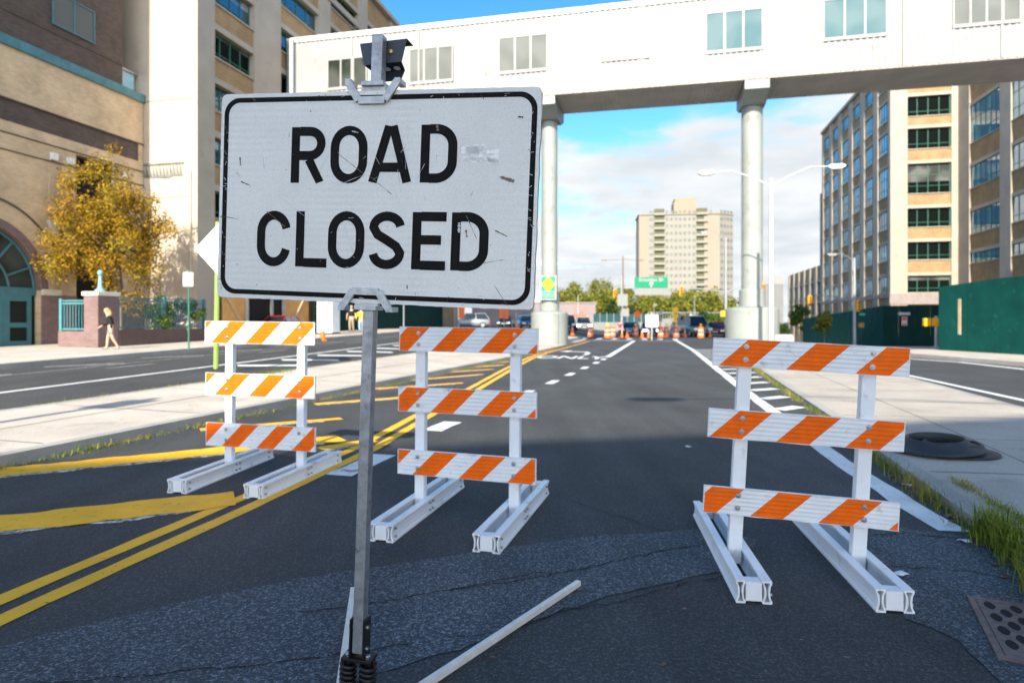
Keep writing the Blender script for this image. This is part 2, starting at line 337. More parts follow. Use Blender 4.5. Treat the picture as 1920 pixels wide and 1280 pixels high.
def tag(o, label, cat, group=None):
    o['label'] = label; o['category'] = cat
    if group: o['group'] = group
    return o
def struct(o): o['kind'] = 'structure'; return o
def stuff(o, label, cat): o['kind'] = 'stuff'; return tag(o, label, cat)
def thing(name, label, cat, loc, rot=(0, 0, 0), group=None):
    o = bpy.data.objects.new(name, None); COL.objects.link(o); o.empty_display_size = .2
    o.location = loc; o.rotation_euler = rot; return tag(o, label, cat, group)
def dup(root, loc, rotz, label, group=None):
    r = root.copy(); COL.objects.link(r); r.location = loc; r.rotation_euler = (0, 0, rotz); r['label'] = label
    if group: r['group'] = group
    for ch in root.children:
        c = ch.copy(); COL.objects.link(c); c.parent = r
        for g in ch.children:
            d = g.copy(); COL.objects.link(d); d.parent = c
    return r
def text_mesh(body, size, mb, M, m=0, sx=1.0, offset=0.0, space=1.0, ext=0.0):
    cu = bpy.data.curves.new('t', 'FONT'); cu.body = body; cu.size = size; cu.align_x = 'CENTER'; cu.align_y = 'CENTER'; cu.offset = offset
    cu.space_character = space; cu.resolution_u = 3; cu.extrude = ext
    o = bpy.data.objects.new('t', cu); COL.objects.link(o); bpy.context.view_layer.update()
    me = o.to_mesh(); mm = mb.M; mb.M = mm @ M @ Matrix.Diagonal((sx, 1, 1, 1))
    mb.add([v.co.copy() for v in me.vertices], [list(p.vertices) for p in me.polygons], m); mb.M = mm
    o.to_mesh_clear(); bpy.data.objects.remove(o); bpy.data.curves.remove(cu)

# ------------------------------------------------------------------ the setting: road, kerbs, pavements
def grid_sheet(name, vs, us, off, mt):
    b = MB(); n = len(us)
    for v in vs:
        for u in us:
            x, y = xy(v, u); b.v.append((x, y, gvu(v, u) + off))
    for i in range(len(vs) - 1):
        for j in range(n - 1):
            b.f.append([i * n + j, (i + 1) * n + j, (i + 1) * n + j + 1, i * n + j + 1]); b.m.append(0); b.s.append(False)
    return struct(b.build(name, mt))
vs_ = [-900, -300, -120, -60, -30] + list(range(-20, -12, 2)) + [-12 + i for i in range(7)] + [-4, -2, 0, 2, 4, 6, 8, 9, 11, 13, 15, 20, 30, 60, 120, 300, 900]
us_ = [-300, -60, -20, -6] + [i for i in range(0, 46, 3)] + [36 + 9 * i for i in range(2, 11)] + [126, 200, 400, 900, 2500]
us_ = sorted(set(us_ + [36]))
grid_sheet('road', vs_, us_, 0, ASPH)

def lerp_line(pts, u):
    for (v0, u0), (v1, u1) in zip(pts, pts[1:]):
        if u <= u1 or (v1, u1) == pts[-1]: return v0 + (v1 - v0) * (u - u0) / (u1 - u0)
def slab(name, left, right, h, mats, u0, u1, n=30, kerb=.16):
    b = MB(); us = [u0 + (u1 - u0) * i / n for i in range(n + 1)]
    cols = []
    for u in us:
        l, r = lerp_line(left, u), lerp_line(right, u); k = min(kerb, (r - l) * .3)
        row = []
        for v in (l, l + k, l + k + (r - l - 2 * k) * .5, r - k, r):
            x, y = xy(v, u); row.append((x, y, gvu(v, u) + h))
        cols.append([(row[0][0], row[0][1], row[0][2] - h - .25)] + row + [(row[-1][0], row[-1][1], row[-1][2] - h - .25)])
    vs = [p for c in cols for p in c]; fs = []; ms = (1, 1, 0, 0, 1, 1)
    for i in range(n):
        for j in range(6):
            b.f.append([i * 7 + j, i * 7 + j + 1, (i + 1) * 7 + j + 1, (i + 1) * 7 + j]); b.m.append(ms[j]); b.s.append(False)
    for e in (0, n): b.f.append([e * 7 + j for j in range(7)]); b.m.append(1); b.s.append(False)
    b.v = vs
    return struct(b.build(name, mats))
MEDL = [(-9.6, -4), (-9.4, 7.5), (-9.05, 18.5), (-8.4, 40), (-7.2, 53)]
MEDR = [(-6.6, -4), (-6.5, 5), (-6.2, 12), (-6.02, 15.5), (-5.5, 24), (-5.2, 33), (-5.0, 48), (-6.4, 53)]
slab('median', MEDL, MEDR, .13, [PAVE, KERB], -4, 53)
ISLL = [(2.15, 1.0), (2.2, 4.5), (2.36, 7.2), (2.55, 10.2), (2.95, 19), (3.7, 34), (4.2, 46)]
ISLR = [(5.2, 1.0), (5.5, 6), (5.85, 10.5), (6.4, 20), (6.7, 34), (5.6, 46)]
slab('island_pavement', ISLL, ISLR, .075, [PAVE2, KERB], 1.0, 46)
slab('pavement', [(-70, -20), (-70, 62)], [(-17, -20), (-17, 62)], .15, [PAVE, KERB], -20, 62, 60)
RSL = [(17.5, 4), (13.4, 18), (11.6, 25), (10.1, 31), (10.8, 34.5)]
slab('corner_pavement', RSL, [(60, 4), (60, 34.5)], .15, [PAVE, KERB], 4, 34.5, 40)
slab('far_pavement', [(18.6, 63), (17.6, 125)], [(60, 63), (60, 125)], .15, [PAVE, KERB], 63, 125, 40)

def drape(b, pts, off, m=0):            # polygon given in (v,u)
    vs = []
    for v, u in pts:
        x, y = xy(v, u); vs.append((x, y, gvu(v, u) + off))
    b.add(vs, [list(range(len(pts)))], m)
def line(b, pts, w, off=.004, m=0, step=2.0, jit=0.0, rnd=random.Random(3)):
    P = []
    for (v0, u0), (v1, u1) in zip(pts, pts[1:]):
        L = math.hypot(v1 - v0, u1 - u0); n = max(1, int(L / step))
        P += [(v0 + (v1 - v0) * i / n, u0 + (u1 - u0) * i / n) for i in range(n)]
    P.append(pts[-1]); prev = None
    for i, p in enumerate(P):
        a = P[max(i - 1, 0)]; c = P[min(i + 1, len(P) - 1)]
        d = Vector((c[0] - a[0], c[1] - a[1])).normalized(); nrm = Vector((-d.y, d.x)) * w / 2
        j1, j2 = (1 + rnd.uniform(-jit, jit), 1 + rnd.uniform(-jit, jit)) if jit else (1, 1)
        cur = ((p[0] + nrm.x * j1, p[1] + nrm.y * j1), (p[0] - nrm.x * j2, p[1] - nrm.y * j2))
        if prev: drape(b, [prev[0], prev[1], cur[1], cur[0]], off, m)
        prev = cur
def GVU(px, py):                         # flat-ground (v,u)
    d = CAMH * F / (py - HZ); return vu((px - CX) / F * d, d)
# coarse patch bands and cracks across the near road
def ragged(pts, amp, seg, rnd):
    out = []
    for a, c in zip(pts, pts[1:] + pts[:1]):
        n = max(1, int(math.hypot(c[0] - a[0], c[1] - a[1]) / seg))
        for i in range(n):
            t = i / n; out.append((a[0] + (c[0] - a[0]) * t + rnd.uniform(-amp, amp), a[1] + (c[1] - a[1]) * t + rnd.uniform(-amp, amp)))
    return out
rnd = random.Random(11)
b = MB()
p1 = [(-400, 1330), (0, 1212), (330, 1130), (560, 1085), (826, 1045), (953, 1026), (1140, 1003), (1330, 992), (1420, 1012), (1390, 1062), (1140, 1118), (1013, 1160), (862, 1216), (705, 1262), (560, 1330), (300, 1700), (-700, 1700)]
drape(b, ragged([GVU(*p) for p in p1], .012, .06, rnd), .004)
p2 = [(1560, 1015), (1660, 985), (1800, 1005), (1920, 1060), (2200, 1180), (2400, 1500), (2050, 1500), (1880, 1290), (1800, 1200), (1700, 1160), (1640, 1090)]
drape(b, ragged([GVU(*p) for p in p2], .012, .06, rnd), .004)
struct(b.build('road_patch', ASPH2))
b = MB()
def crack(pts, w, seed):
    r = random.Random(seed); P = []
    q = [GVU(*p) for p in pts]
    for a, c in zip(q, q[1:]):
        n = max(2, int(math.hypot(c[0] - a[0], c[1] - a[1]) / .045))
        P += [(a[0] + (c[0] - a[0]) * i / n + r.uniform(-.016, .016), a[1] + (c[1] - a[1]) * i / n + r.uniform(-.016, .016)) for i in range(n)]
    for a, c in zip(P, P[1:]):
        d = Vector((c[0] - a[0], c[1] - a[1])); nn = Vector((-d.y, d.x)).normalized() * w * r.uniform(.3, 1.0) / 2
        drape(b, [(a[0] + nn.x, a[1] + nn.y), (a[0] - nn.x, a[1] - nn.y), (c[0] - nn.x, c[1] - nn.y), (c[0] + nn.x, c[1] + nn.y)], .0075 + r.uniform(0, .0004))
crack([(560, 1150), (700, 1133), (830, 1108), (960, 1092), (1100, 1066), (1230, 1035), (1330, 1020)], .013, 1)
crack([(830, 1110), (960, 1083), (1040, 1070)], .010, 2)
crack([(0, 1290), (330, 1262), (560, 1240), (680, 1222), (790, 1205)], .010, 3)
crack([(960, 1180), (1060, 1145), (1150, 1132), (1300, 1090), (1420, 1075)], .012, 4)
crack([(1040, 930), (1150, 965), (1240, 995), (1330, 1000)], .009, 5)
crack([(1570, 1010), (1700, 1000), (1800, 1012), (1880, 1020)], .014, 6)
crack([(1600, 1045), (1700, 1065), (1800, 1070), (1920, 1090)], .010, 7)
crack([(840, 1200), (930, 1185), (1010, 1170)], .008, 8)
struct(b.build('road_cracks', CRACK))

# --- painted markings
b = MB(); rj = random.Random(5)
yl = [(-3.22, .2), (-3.2, 4.8), (-3.24, 7), (-3.5, 9.6), (-3.82, 13.5), (-4.45, 20), (-4.85, 25), (-5.02, 29.5), (-4.9, 48)]
line(b, yl, .125, .004, 0, .25, .10); line(b, [(v - .235, u) for v, u in yl], .125, .004, 0, .25, .10)
def hatch(px, w, z=.008, m=0):
    q = [GVU(*p) for p in px]; line(b, q, w, z, m, .12, .10)
struct(b.build('yellow_centre_line', YEL))
b = MB(); under = MB()
for (a, c, w) in [((-60, 990), (440, 935), .48), ((-60, 893), (640, 822), .44), ((375, 806), (640, 785), .20), ((590, 758), (800, 742), .22), ((660, 732), (868, 718), .2),
                  ((740, 715), (905, 702), .2), ((795, 701), (925, 692), .2), ((840, 692), (945, 684), .2), ((880, 684), (955, 678), .2), ((600, 842), (700, 826), .22)]:
    q = [GVU(*a), GVU(*c)]
    d = Vector((q[1][0] - q[0][0], q[1][1] - q[0][1])).normalized()
    line(b, q, w, .008, 0, .12, .12)
    line(under, [(q[0][0] + d.y * .07, q[0][1] - d.x * .07), (q[1][0] + d.y * .07 - d.x * .3, q[1][1] - d.x * .07 - d.y * .3)], w * .9, .0045, 0, .12, .2)
struct(b.build('yellow_hatching', YEL)); struct(under.build('old_white_hatching', OLDW))
b = MB()
line(b, [(2.06, 5.15), (2.02, 5.6), (1.92, 7.5), (1.88, 10.5), (1.86, 16), (1.85, 34), (1.45, 53)], .21, .004, 0, .3, .12)
rows = [((-3.02, 6.2), 1.0), ((-3.0, 8.7), .8), ((-2.83, 11.0), .8), ((-2.68, 13.2), .8), ((-2.52, 15.6), .9), ((-2.40, 18.0), .9), ((-2.27, 20.6), .9), ((-2.14, 23.2), .9), ((-2.05, 25.4), .9)]
for (v, u), L in rows: line(b, [(v, u - L / 2), (v + .04, u + L / 2)], .28 if u < 9 else .2, .004, 0, .3, .08)
line(b, [(-2.0, 27), (-1.66, 50)], .24, .004, 0, 1)
for i in range(16):                       # short bars between edge line and kerb
    u = 11.8 + i * 1.55; line(b, [(2.0, u - .25), (lerp_line(ISLL, u) - .18, u + .25)], .27, .006, 0, .3, .06)
line(b, [(-6.0, 50.8), (-1.9, 50.2)], .55, .004); line(b, [(-1.3, 50.2), (2, 50.2)], .3, .004)
for i in range(7): line(b, [(-6 + i * 1.25, 53.2), (-5.95 + i * 1.25, 56)], .45, .004, 0, 1)
struct(b.build('white_lane_markings', WHT))
b = MB()
text_mesh('ONLY', 1.0, b, Matrix.Translation(Wp(-3.45, 26.3, .005)) @ ROADROT @ Matrix.Diagonal((1, 2.6, 1, 1)), 0, 1.05, .02)
def arrow_poly(pts): drape(b, pts, .0055)
arrow_poly([(-3.2, 28.4), (-3.0, 28.4), (-3.0, 30.2), (-3.2, 30.2)]); arrow_poly([(-3.2, 30.2), (-3.0, 30.2), (-3.3, 31.3), (-3.45, 31.0)])
arrow_poly([(-3.45, 31.0), (-3.3, 31.3), (-4.2, 31.9), (-4.2, 31.45)]); arrow_poly([(-4.2, 30.9), (-4.2, 32.5), (-4.75, 31.75)])
struct(b.build('lane_lettering', WHT))
b = MB()
line(b, [GVU(-40, 756), GVU(300, 708)], .001)   # anchor
b = MB()
line(b, [(-12.0, -2), (-12.05, 20), (-12.2, 60)], .16, .006, 0, 2)
for i in range(9):
    u = 16 + i * 2.2; line(b, [(-11.6, u), (-10.2, u + 1.1)], .42, .005, 0, .5, .1)
struct(b.build('left_street_markings', WHT))
b = MB()
line(b, [(-15.2, 4), (-15.2, 60)], .14, .006, 0, 2)
for i in range(12):
    u = 11 + i * 3.4; line(b, [(-16.5, u), (-15.3, u + 1.5)], .45, .0075, 0, .5, .15)
    if i % 2: line(b, [(-14.4, u), (-14.35, u + 1.6)], .22, .005, 0, .5)
struct(b.build('worn_street_markings', FAINT))
b = MB()
line(b, [(6.75, 4), (6.8, 20), (7.3, 40)], .16, .004, 0, 1)
line(b, [GVU(1700, 672), GVU(1800, 679), GVU(2100, 712)], .25, .004, 0, 1)
struct(b.build('right_street_marking', WHT))
# joints in the concrete
b = MB()
for u in [3 + 1.9 * i for i in range(22)]:
    l, r = lerp_line(ISLL, u) + .2, lerp_line(ISLR, u) - .2; line(b, [(l, u), (r, u + .2)], .025, .0765, 0, .5, .3)
line(b, [(v + 1.25, u) for v, u in ISLL[1:]], .02, .0762, 0, .6, .4)
for u in [1 + 2.4 * i for i in range(20)]:
    l, r = lerp_line(MEDL, u) + .2, lerp_line(MEDR, u) - .2; line(b, [(l, u), (r, u)], .022, .1325, 0, .4, .3)
line(b, [((lerp_line(MEDL, u) + lerp_line(MEDR, u)) / 2, u) for u in range(0, 50, 2)], .022, .134, 0, .6, .3)
for i in range(20): line(b, [(-25, 6 + 2.5 * i), (-17.2, 6 + 2.5 * i)], .03, .1525, 0, 1)
struct(b.build('pavement_joints', JOINT))

# ------------------------------------------------------------------ barricades
def clip(poly, x0, x1, z0, z1):
    for ax, lim, sgn in ((0, x0, 1), (0, x1, -1), (1, z0, 1), (1, z1, -1)):
        out = []
        for p, q in zip(poly, poly[1:] + poly[:1]):
            ip, iq = (p[ax] - lim) * sgn >= 0, (q[ax] - lim) * sgn >= 0
            if ip: out.append(p)
            if ip != iq:
                t = (lim - p[ax]) / (q[ax] - p[ax]); out.append((p[0] + (q[0] - p[0]) * t, p[1] + (q[1] - p[1]) * t))
        poly = out
        if not poly: return []
    return poly
def foot_profile():
    # hollow board with waisted sides, seen end-on: outer shell 36 x 130 mm
    o = [(-.024, 0), (.024, 0), (.026, .012), (.017, .03), (.013, .06), (.017, .092), (.026, .112), (.024, .122), (-.024, .122), (-.026, .112), (-.017, .092), (-.013, .06), (-.017, .03), (-.026, .012)]
    i = [(-.014, .010), (.014, .010), (.015, .016), (.007, .034), (.004, .06), (.007, .088), (.015, .106), (.014, .112), (-.014, .112), (-.015, .106), (-.007, .088), (-.004, .06), (-.007, .034), (-.015, .016)]
    return o, i
def barricade(label, cx, cy, yaw, roll, rails, L, spacing, foot_dirs, foot_len, foot_back, posth, postw=.078, seed=0, wav=0):
    root = thing('road_barricade', label, 'barricade', (cx, cy, 0), (0, 0, yaw), 'striped barricades closing the road')
    rl = Matrix.Rotation(roll, 4, 'Y'); rr = random.Random(seed)
    for sx in (-1, 1):
        p = MB(); p.M = rl; h = postw / 2
        p.box(sx * spacing / 2 - h, sx * spacing / 2 + h, -h * .8, h * .8, .012, posth); p.build('post', WPL, root, bevel=.004)
        ft = MB(); ang = foot_dirs[0 if sx < 0 else 1]; ft.M = Matrix.Translation((sx * spacing / 2, 0, 0)) @ Matrix.Rotation(ang, 4, 'Z')
        O, I = foot_profile(); y0, y1 = -foot_len + foot_back, foot_back
        for s2 in (-1, 1):
            cxx = s2 * (postw / 2 + .029)
            oo = [(a + cxx, z) for a, z in O]; ii = [(a + cxx, z) for a, z in I]; n = len(oo)
            vs = [(a, y0, z) for a, z in oo] + [(a, y1, z) for a, z in oo] + [(a, y0, z) for a, z in ii] + [(a, y0 + .16, z) for a, z in ii] + [(a, y1, z) for a, z in ii]
            fs = [(i, n + i, n + (i + 1) % n, (i + 1) % n) for i in range(n)] + [(i, (i + 1) % n, 2 * n + (i + 1) % n, 2 * n + i) for i in range(n)]
            fs += [(2 * n + i, 2 * n + (i + 1) % n, 3 * n + (i + 1) % n, 3 * n + i) for i in range(n)]
            ft.add(vs, fs, 0, False); ft.add(vs, [list(range(n, 2 * n))], 0); ft.add([v for v in vs[3 * n:4 * n]], [list(range(n))], 1)
        ft.box(-postw / 2 - .002, postw / 2 + .002, y0 + .004, y0 + .08, .012, .112, 0); ft.box(-postw / 2 - .002, postw / 2 + .002, y1 - .08, y1 - .004, .012, .112, 0)
        for yy in (y0 + .04, -.03, .03, y1 - .1):
            for zz in (.035, .09):
                ft.tube([(postw / 2 + .047, yy, zz), (postw / 2 + .062, yy, zz)], .009, 8, 2)
        ft.build('foot', [WPL, DARK, STEEL], root)
    for k, (z0, z1, dxx, phase) in enumerate(rails):
        b = MB(); b.M = rl @ Matrix.Translation((dxx, 0, 0)); t = .022; yb = -postw * .4 - .0015; yf = yb - t
        nseg = 14; ys = [wav * math.sin(i * 1.3 + k * 2) * (.4 + .6 * mnoise.noise((i * .9, k * 3.1, seed))) for i in range(nseg + 1)]
        nr = 13; xs = [-L / 2 + L * i / nseg for i in range(nseg + 1)]
        # ribbed front: shallow corrugation rows
        rowz = [z0 + (z1 - z0) * j / nr for j in range(nr + 1)]
        vs = []; fs = []
        for i, x in enumerate(xs):
            for j, z in enumerate(rowz):
                e = j in (0, nr)
                vs.append((x, yf + ys[i] * (1.0 if j in (0, nr) else .4) + (.0 if e or j % 2 else .0016), z + (ys[i] * .6 if j in (0, nr) else 0)))
        m = nr + 1
        for i in range(nseg):
            for j in range(nr): fs.append((i * m + j, (i + 1) * m + j, (i + 1) * m + j + 1, i * m + j + 1))
        b.add(vs, fs, 0)
        back = [(x, yb, z0) for x in xs] + [(x, yb, z1) for x in xs]; nb = nseg + 1
        b.add(back, [(i, nb + i, nb + i + 1, i + 1) for i in range(nseg)], 0)
        for j, bj in ((0, 0), (nr, nb)):
            fr = [vs[i * m + j] for i in range(nb)]; bk = back[bj:bj + nb]
            b.add(fr + bk, [(i, i + 1, nb + i + 1, nb + i) for i in range(nseg)], 0)
        for i in (0, nseg):
            fr = [vs[i * m + j] for j in range(m)]; b.add(fr + [back[nb + i], back[i]], [list(range(m + 2))], 0)
        st = b; pw = .187; per = .385; zc0, zc1 = z0 + .003, z1 - .003; H = zc1 - zc0
        x = -L / 2 + phase - 2 * per
        while x < L / 2 + per:
            for j in range(nr):
                za, zb = max(rowz[j], zc0), min(rowz[j + 1], zc1)
                sa, sb = za - zc0, zb - zc0
                for i in range(nseg):
                    poly = clip([(x + sa, za), (x + sa + pw, za), (x + sb + pw, zb), (x + sb, zb)], max(xs[i], -L / 2 + .006), min(xs[i + 1], L / 2 - .006), za, zb)
                    if len(poly) >= 3:
                        def yy_(px_, pz_):
                            tx = (px_ - xs[i]) / (xs[i + 1] - xs[i]); tz = (pz_ - rowz[j]) / (rowz[j + 1] - rowz[j])
                            g = lambda ii, jj: vs[ii * m + jj][1]
                            return (g(i, j) * (1 - tx) + g(i + 1, j) * tx) * (1 - tz) + (g(i, j + 1) * (1 - tx) + g(i + 1, j + 1) * tx) * tz - .0012
                        st.add([(a, yy_(a, c), c) for a, c in poly], [list(range(len(poly)))], 1)
            x += per
        board = b.build('rail', [BOARDW, ORG], root)
        for sx in (-1, 1):
            for q in (.28, .74):
                xx = sx * spacing / 2 - dxx + .004 * sx; zq = z0 + (z1 - z0) * q
                bo = MB(); bo.M = b.M @ Matrix.Translation((xx, yf - .001, zq)) @ Matrix.Rotation(R(90), 4, 'X')
                bo.lathe([(0, .001), (.016, .001), (.016, .004), (.009, .004), (.009, .010), (.006, .012), (0, .012)], 12); bo.build('bolt', STEEL, board)
    return root
LB = barricade('barricade furthest back beside the yellow lines, its top rail in sunlight', -2.42, 6.27, R(-13), R(.6),
               [(.262, .492, -.03, .182), (.765, .985, -.04, .103), (1.278, 1.495, -.05, .069)], 1.20, .79, (R(4.5), R(2)), 1.47, .68, 1.45, seed=3)
MBR = barricade('fully shaded barricade standing closest to the road closed sign post', -.35, 4.92, R(-16.5), R(.6),
                [(.300, .492, .0, .129), (.79, .982, 0, -.111), (1.262, 1.452, .005, -.114)], 1.12, .77, (R(2), R(1)), 1.5, .80, 1.40, seed=5)
RB = barricade('bent weathered barricade leaning beside the grassy kerb', 1.70, 3.86, R(-9.5), R(3.0),
               [(.312, .475, -.005, -.11), (.770, .945, .0, .01), (1.205, 1.375, .005, .037)], 1.10, .70, (R(2), R(1)), 1.52, 1.0, 1.34, seed=9, wav=.006)

# ------------------------------------------------------------------ ROAD CLOSED sign on its stand
SW, SHh = 1.2192, .762
HUBZ = -1.925
smat = Matrix.Translation((-.5099, 2.3079, 1.9453)) @ (Matrix.Rotation(R(-10.998), 4, 'Z') @ Matrix.Rotation(R(2.609), 4, 'Y') @ Matrix.Rotation(R(1.361), 4, 'X'))
base = smat @ Vector((0, .034, HUBZ))
stand = thing('road_closed_sign', 'large white ROAD CLOSED sign clamped to a grey post with black springs', 'road sign', base, smat.to_euler())
LM = Matrix.Translation((0, -.034, -HUBZ))      # sign-local -> stand-local
def rrect(w, h, r, n=8, cut=0):
    P = []
    for cx_, cy_, a0 in ((w / 2 - r, h / 2 - r, 0), (-w / 2 + r, h / 2 - r, 90), (-w / 2 + r, -h / 2 + r, 180), (w / 2 - r, -h / 2 + r, 270)):
        for i in range(n + 1):
            a = R(a0 + 90 * i / n); P.append((cx_ + r * math.cos(a), cy_ + r * math.sin(a)))
    return P
b = MB(); b.M = LM
outl = rrect(SW, SHh, .022, 5)
rj = random.Random(8); edge = []
for (x, z), (x2, z2) in zip(outl, outl[1:] + outl[:1]):
    n = max(1, int(math.hypot(x2 - x, z2 - z) / .025))
    for i in range(n):
        t = i / n; q = .0016 if z < 0 else .0008
        edge.append((x + (x2 - x) * t + rj.uniform(-q, q), z + (z2 - z) * t + rj.uniform(-q, q)))
b.prism(edge, 'y', 0, .016, 0)
panel = b.build('panel', SIGNW, stand)
eb = MB(); eb.M = LM
for (x, z), (x2, z2) in zip(edge, edge[1:] + edge[:1]):
    eb.add([(x * 1.0012, .0008, z * 1.0012), (x2 * 1.0012, .0008, z2 * 1.0012), (x2 * 1.0012, .0165, z2 * 1.0012), (x * 1.0012, .0165, z * 1.0012)], [(0, 1, 2, 3)])
eb.build('panel_edge', mat('wood_edge', (.40, .36, .31), .8, var=.4, vs=12, stain=((.12, .07, .04), 9, .55, .7)), panel)
def ring(mb, O, I, y):
    n = len(O); mb.add([(x, y, z) for x, z in O] + [(x, y, z) for x, z in I], [(i, (i + 1) % n, n + (i + 1) % n, n + i) for i in range(n)])
bd = MB(); bd.M = LM
ring(bd, rrect(SW - .026, SHh - .030, .062, 10), rrect(SW - .064, SHh - .066, .046, 10), -.0006)
bd.build('border', BLK, panel)
# letters drawn as strokes, box x in 0..w, z in 0..1
def arc(cx_, cz, rx, rz, a0, a1, n=14): return [(cx_ + rx * math.cos(R(a0 + (a1 - a0) * i / n)), cz + rz * math.sin(R(a0 + (a1 - a0) * i / n))) for i in range(n + 1)]
SK = .165
def letter(ch, w):
    h = SK / 2; L = []
    def ov(): 
        rx, rt = w / 2 - h, .30
        return arc(w / 2, 1 - h - rt + .008, rx, rt, 0, 180) + arc(w / 2, h + rt - .008, rx, rt, 180, 360)
    if ch == 'O': p = ov(); L.append((p + p[:1], True))
    elif ch == 'C':
        rx, rt = w / 2 - h, .30
        L.append((arc(w / 2, 1 - h - rt + .008, rx, rt, 12, 180) + arc(w / 2, h + rt - .008, rx, rt, 180, 348), False))
    elif ch == 'L': L += [([(h, 0), (h, 1)], False), ([(SK, h * .92), (w, h * .92)], False)]
    elif ch == 'E': L += [([(h, 0), (h, 1)], False), ([(SK, h * .92), (w, h * .92)], False), ([(SK, 1 - h * .92), (w, 1 - h * .92)], False), ([(SK, .52), (w * .86, .52)], False)]
    elif ch == 'D':
        L += [([(h, 0), (h, 1)], False), ([(SK, 1 - h * .92)] + arc(w - .36 - h + .06, 1 - .36, .30, .36 - h * .92, 90, 0) + arc(w - .36 - h + .06, .36, .30, .36 - h * .92, 0, -90) + [(SK, h * .92)], False)]
    elif ch == 'R':
        L += [([(h, 0), (h, 1)], False), ([(SK, 1 - h * .92)] + arc(w - .22 - h, .705, .22, .215, 90, -90, 16) + [(SK, .49)], False), ([(w * .52, .42), (w - SK * .56, 0)], False)]
    elif ch == 'A': L += [([(SK * .53, 0), (w / 2 - .035, 1)], False), ([(w - SK * .53, 0), (w / 2 + .035, 1)], False), ([(w * .25, .27), (w * .75, .27)], False)]
    elif ch == 'S':
        rx = w / 2 - h
        L.append((arc(w / 2, .725, rx, .20, 8, 180, 12) + [(w * .24, .60), (w * .5, .505), (w * .76, .40)] + arc(w / 2, .285, rx, .21, 0, -172, 14), False))
    return L
let = MB(); let.M = LM
def put(ch, x, z, w, H, lay):
    for k, (pts, closed) in enumerate(letter(ch, w / H)):
        P = [Vector((a, c)) for a, c in pts]; n = len(P); vs = []
        for i, p in enumerate(P):
            if closed: d0 = (P[i] - P[(i - 1) % (n - 1)]).normalized() if i else (P[0] - P[n - 2]).normalized(); d1 = (P[(i + 1) % (n - 1)] - P[i % (n - 1)]).normalized()
            else:
                d0 = (P[i] - P[i - 1]).normalized() if i else (P[1] - P[0]).normalized(); d1 = (P[i + 1] - P[i]).normalized() if i < n - 1 else d0
            t = (d0 + d1).normalized(); nr = Vector((-t.y, t.x)); sc = 1 / max(.7, nr.dot(Vector((-d1.y, d1.x))))
            for s in (1, -1):
                q = p + nr * s * SK / 2 * sc
                vs.append((x + q.x * H, -.0008 - .00015 * k, z + clamp(q.y, -.012, 1.012) * H))
        let.add(vs, [(2 * i, 2 * i + 1, 2 * i + 3, 2 * i + 2) for i in range(n - 1)])
LH = .2035
for ch, x0, x1 in (('R', -.3170, -.1814), ('O', -.1608, -.0174), ('A', -.0130, .1535), ('D', .1835, .3180)): put(ch, x0, .0512 + (x0 + .317) * .006, x1 - x0, LH, 0)
for ch, x0, x1 in (('C', -.4477, -.3100), ('L', -.2890, -.1638), ('O', -.1606, -.0184), ('S', -.0008, .1350), ('E', .1625, .2885), ('D', .3076, .4429)): put(ch, x0, -.2570 + (x0 + .44) * .006, x1 - x0, LH, 0)
let.build('lettering', BLK, panel)
sc = MB(); sc.M = LM; rs = random.Random(21)
def scr(x0, z0, x1, z1, w, m):
    d = Vector((x1 - x0, z1 - z0)); n_ = Vector((-d.y, d.x)).normalized() * w / 2; k = 5
    for i in range(k):
        a, c = i / k, (i + 1) / k; wa, wc = rs.uniform(.2, 1), rs.uniform(.2, 1)
        pa, pc = Vector((x0, z0)) + d * a, Vector((x0, z0)) + d * c
        sc.add([(pa.x + n_.x * wa, -.0016, pa.y + n_.y * wa), (pa.x - n_.x * wa, -.0016, pa.y - n_.y * wa), (pc.x - n_.x * wc, -.0016, pc.y - n_.y * wc), (pc.x + n_.x * wc, -.0016, pc.y + n_.y * wc)], [(0, 1, 2, 3)], m)
for q in [(-.128, .155, -.03, .085, .003, 0), (-.01, .08, .08, .012, .003, 0), (-.41, -.055, -.335, -.11, .0035, 0), (.42, -.225, .50, -.21, .003, 0), (-.60, -.075, -.53, -.085, .003, 1), (.36, -.06, .40, -.14, .003, 0),
          (-.02, .085, -.19, .02, .002, 2), (.245, .235, .24, .26, .014, 0), (.475, .075, .525, .06, .014, 0), (-.527, .145, -.524, .115, .008, 0), (-.54, .09, -.525, .075, .014, 2), (-.52, .055, -.48, .04, .005, 1),
          (.465, -.11, .51, -.13, .006, 0), (.335, -.085, .335, -.12, .012, 2), (.36, -.11, .365, -.135, .01, 0), (.53, .28, .548, .278, .010, 1), (.10, .10, .115, .02, .0025, 2), (.125, .18, .13, .10, .002, 2), (-.43, .14, -.425, .10, .005, 2),
          (.15, -.31, .152, -.325, .006, 1), (.47, -.30, .52, -.37, .003, 0), (-.36, .0, -.25, -.075, .002, 2), (-.1, -.1, -.06, -.2, .002, 2), (.0, .17, .03, .12, .002, 2), (.2, .12, .17, .06, .002, 2), (-.2, .1, -.16, .16, .002, 2),
          (.13, .19, .11, .16, .003, 2), (.41, -.34, .44, -.34, .004, 2), (-.08, .238, -.055, .232, .006, 2), (-.27, .20, -.22, .215, .0015, 2)]:
    scr(*q)
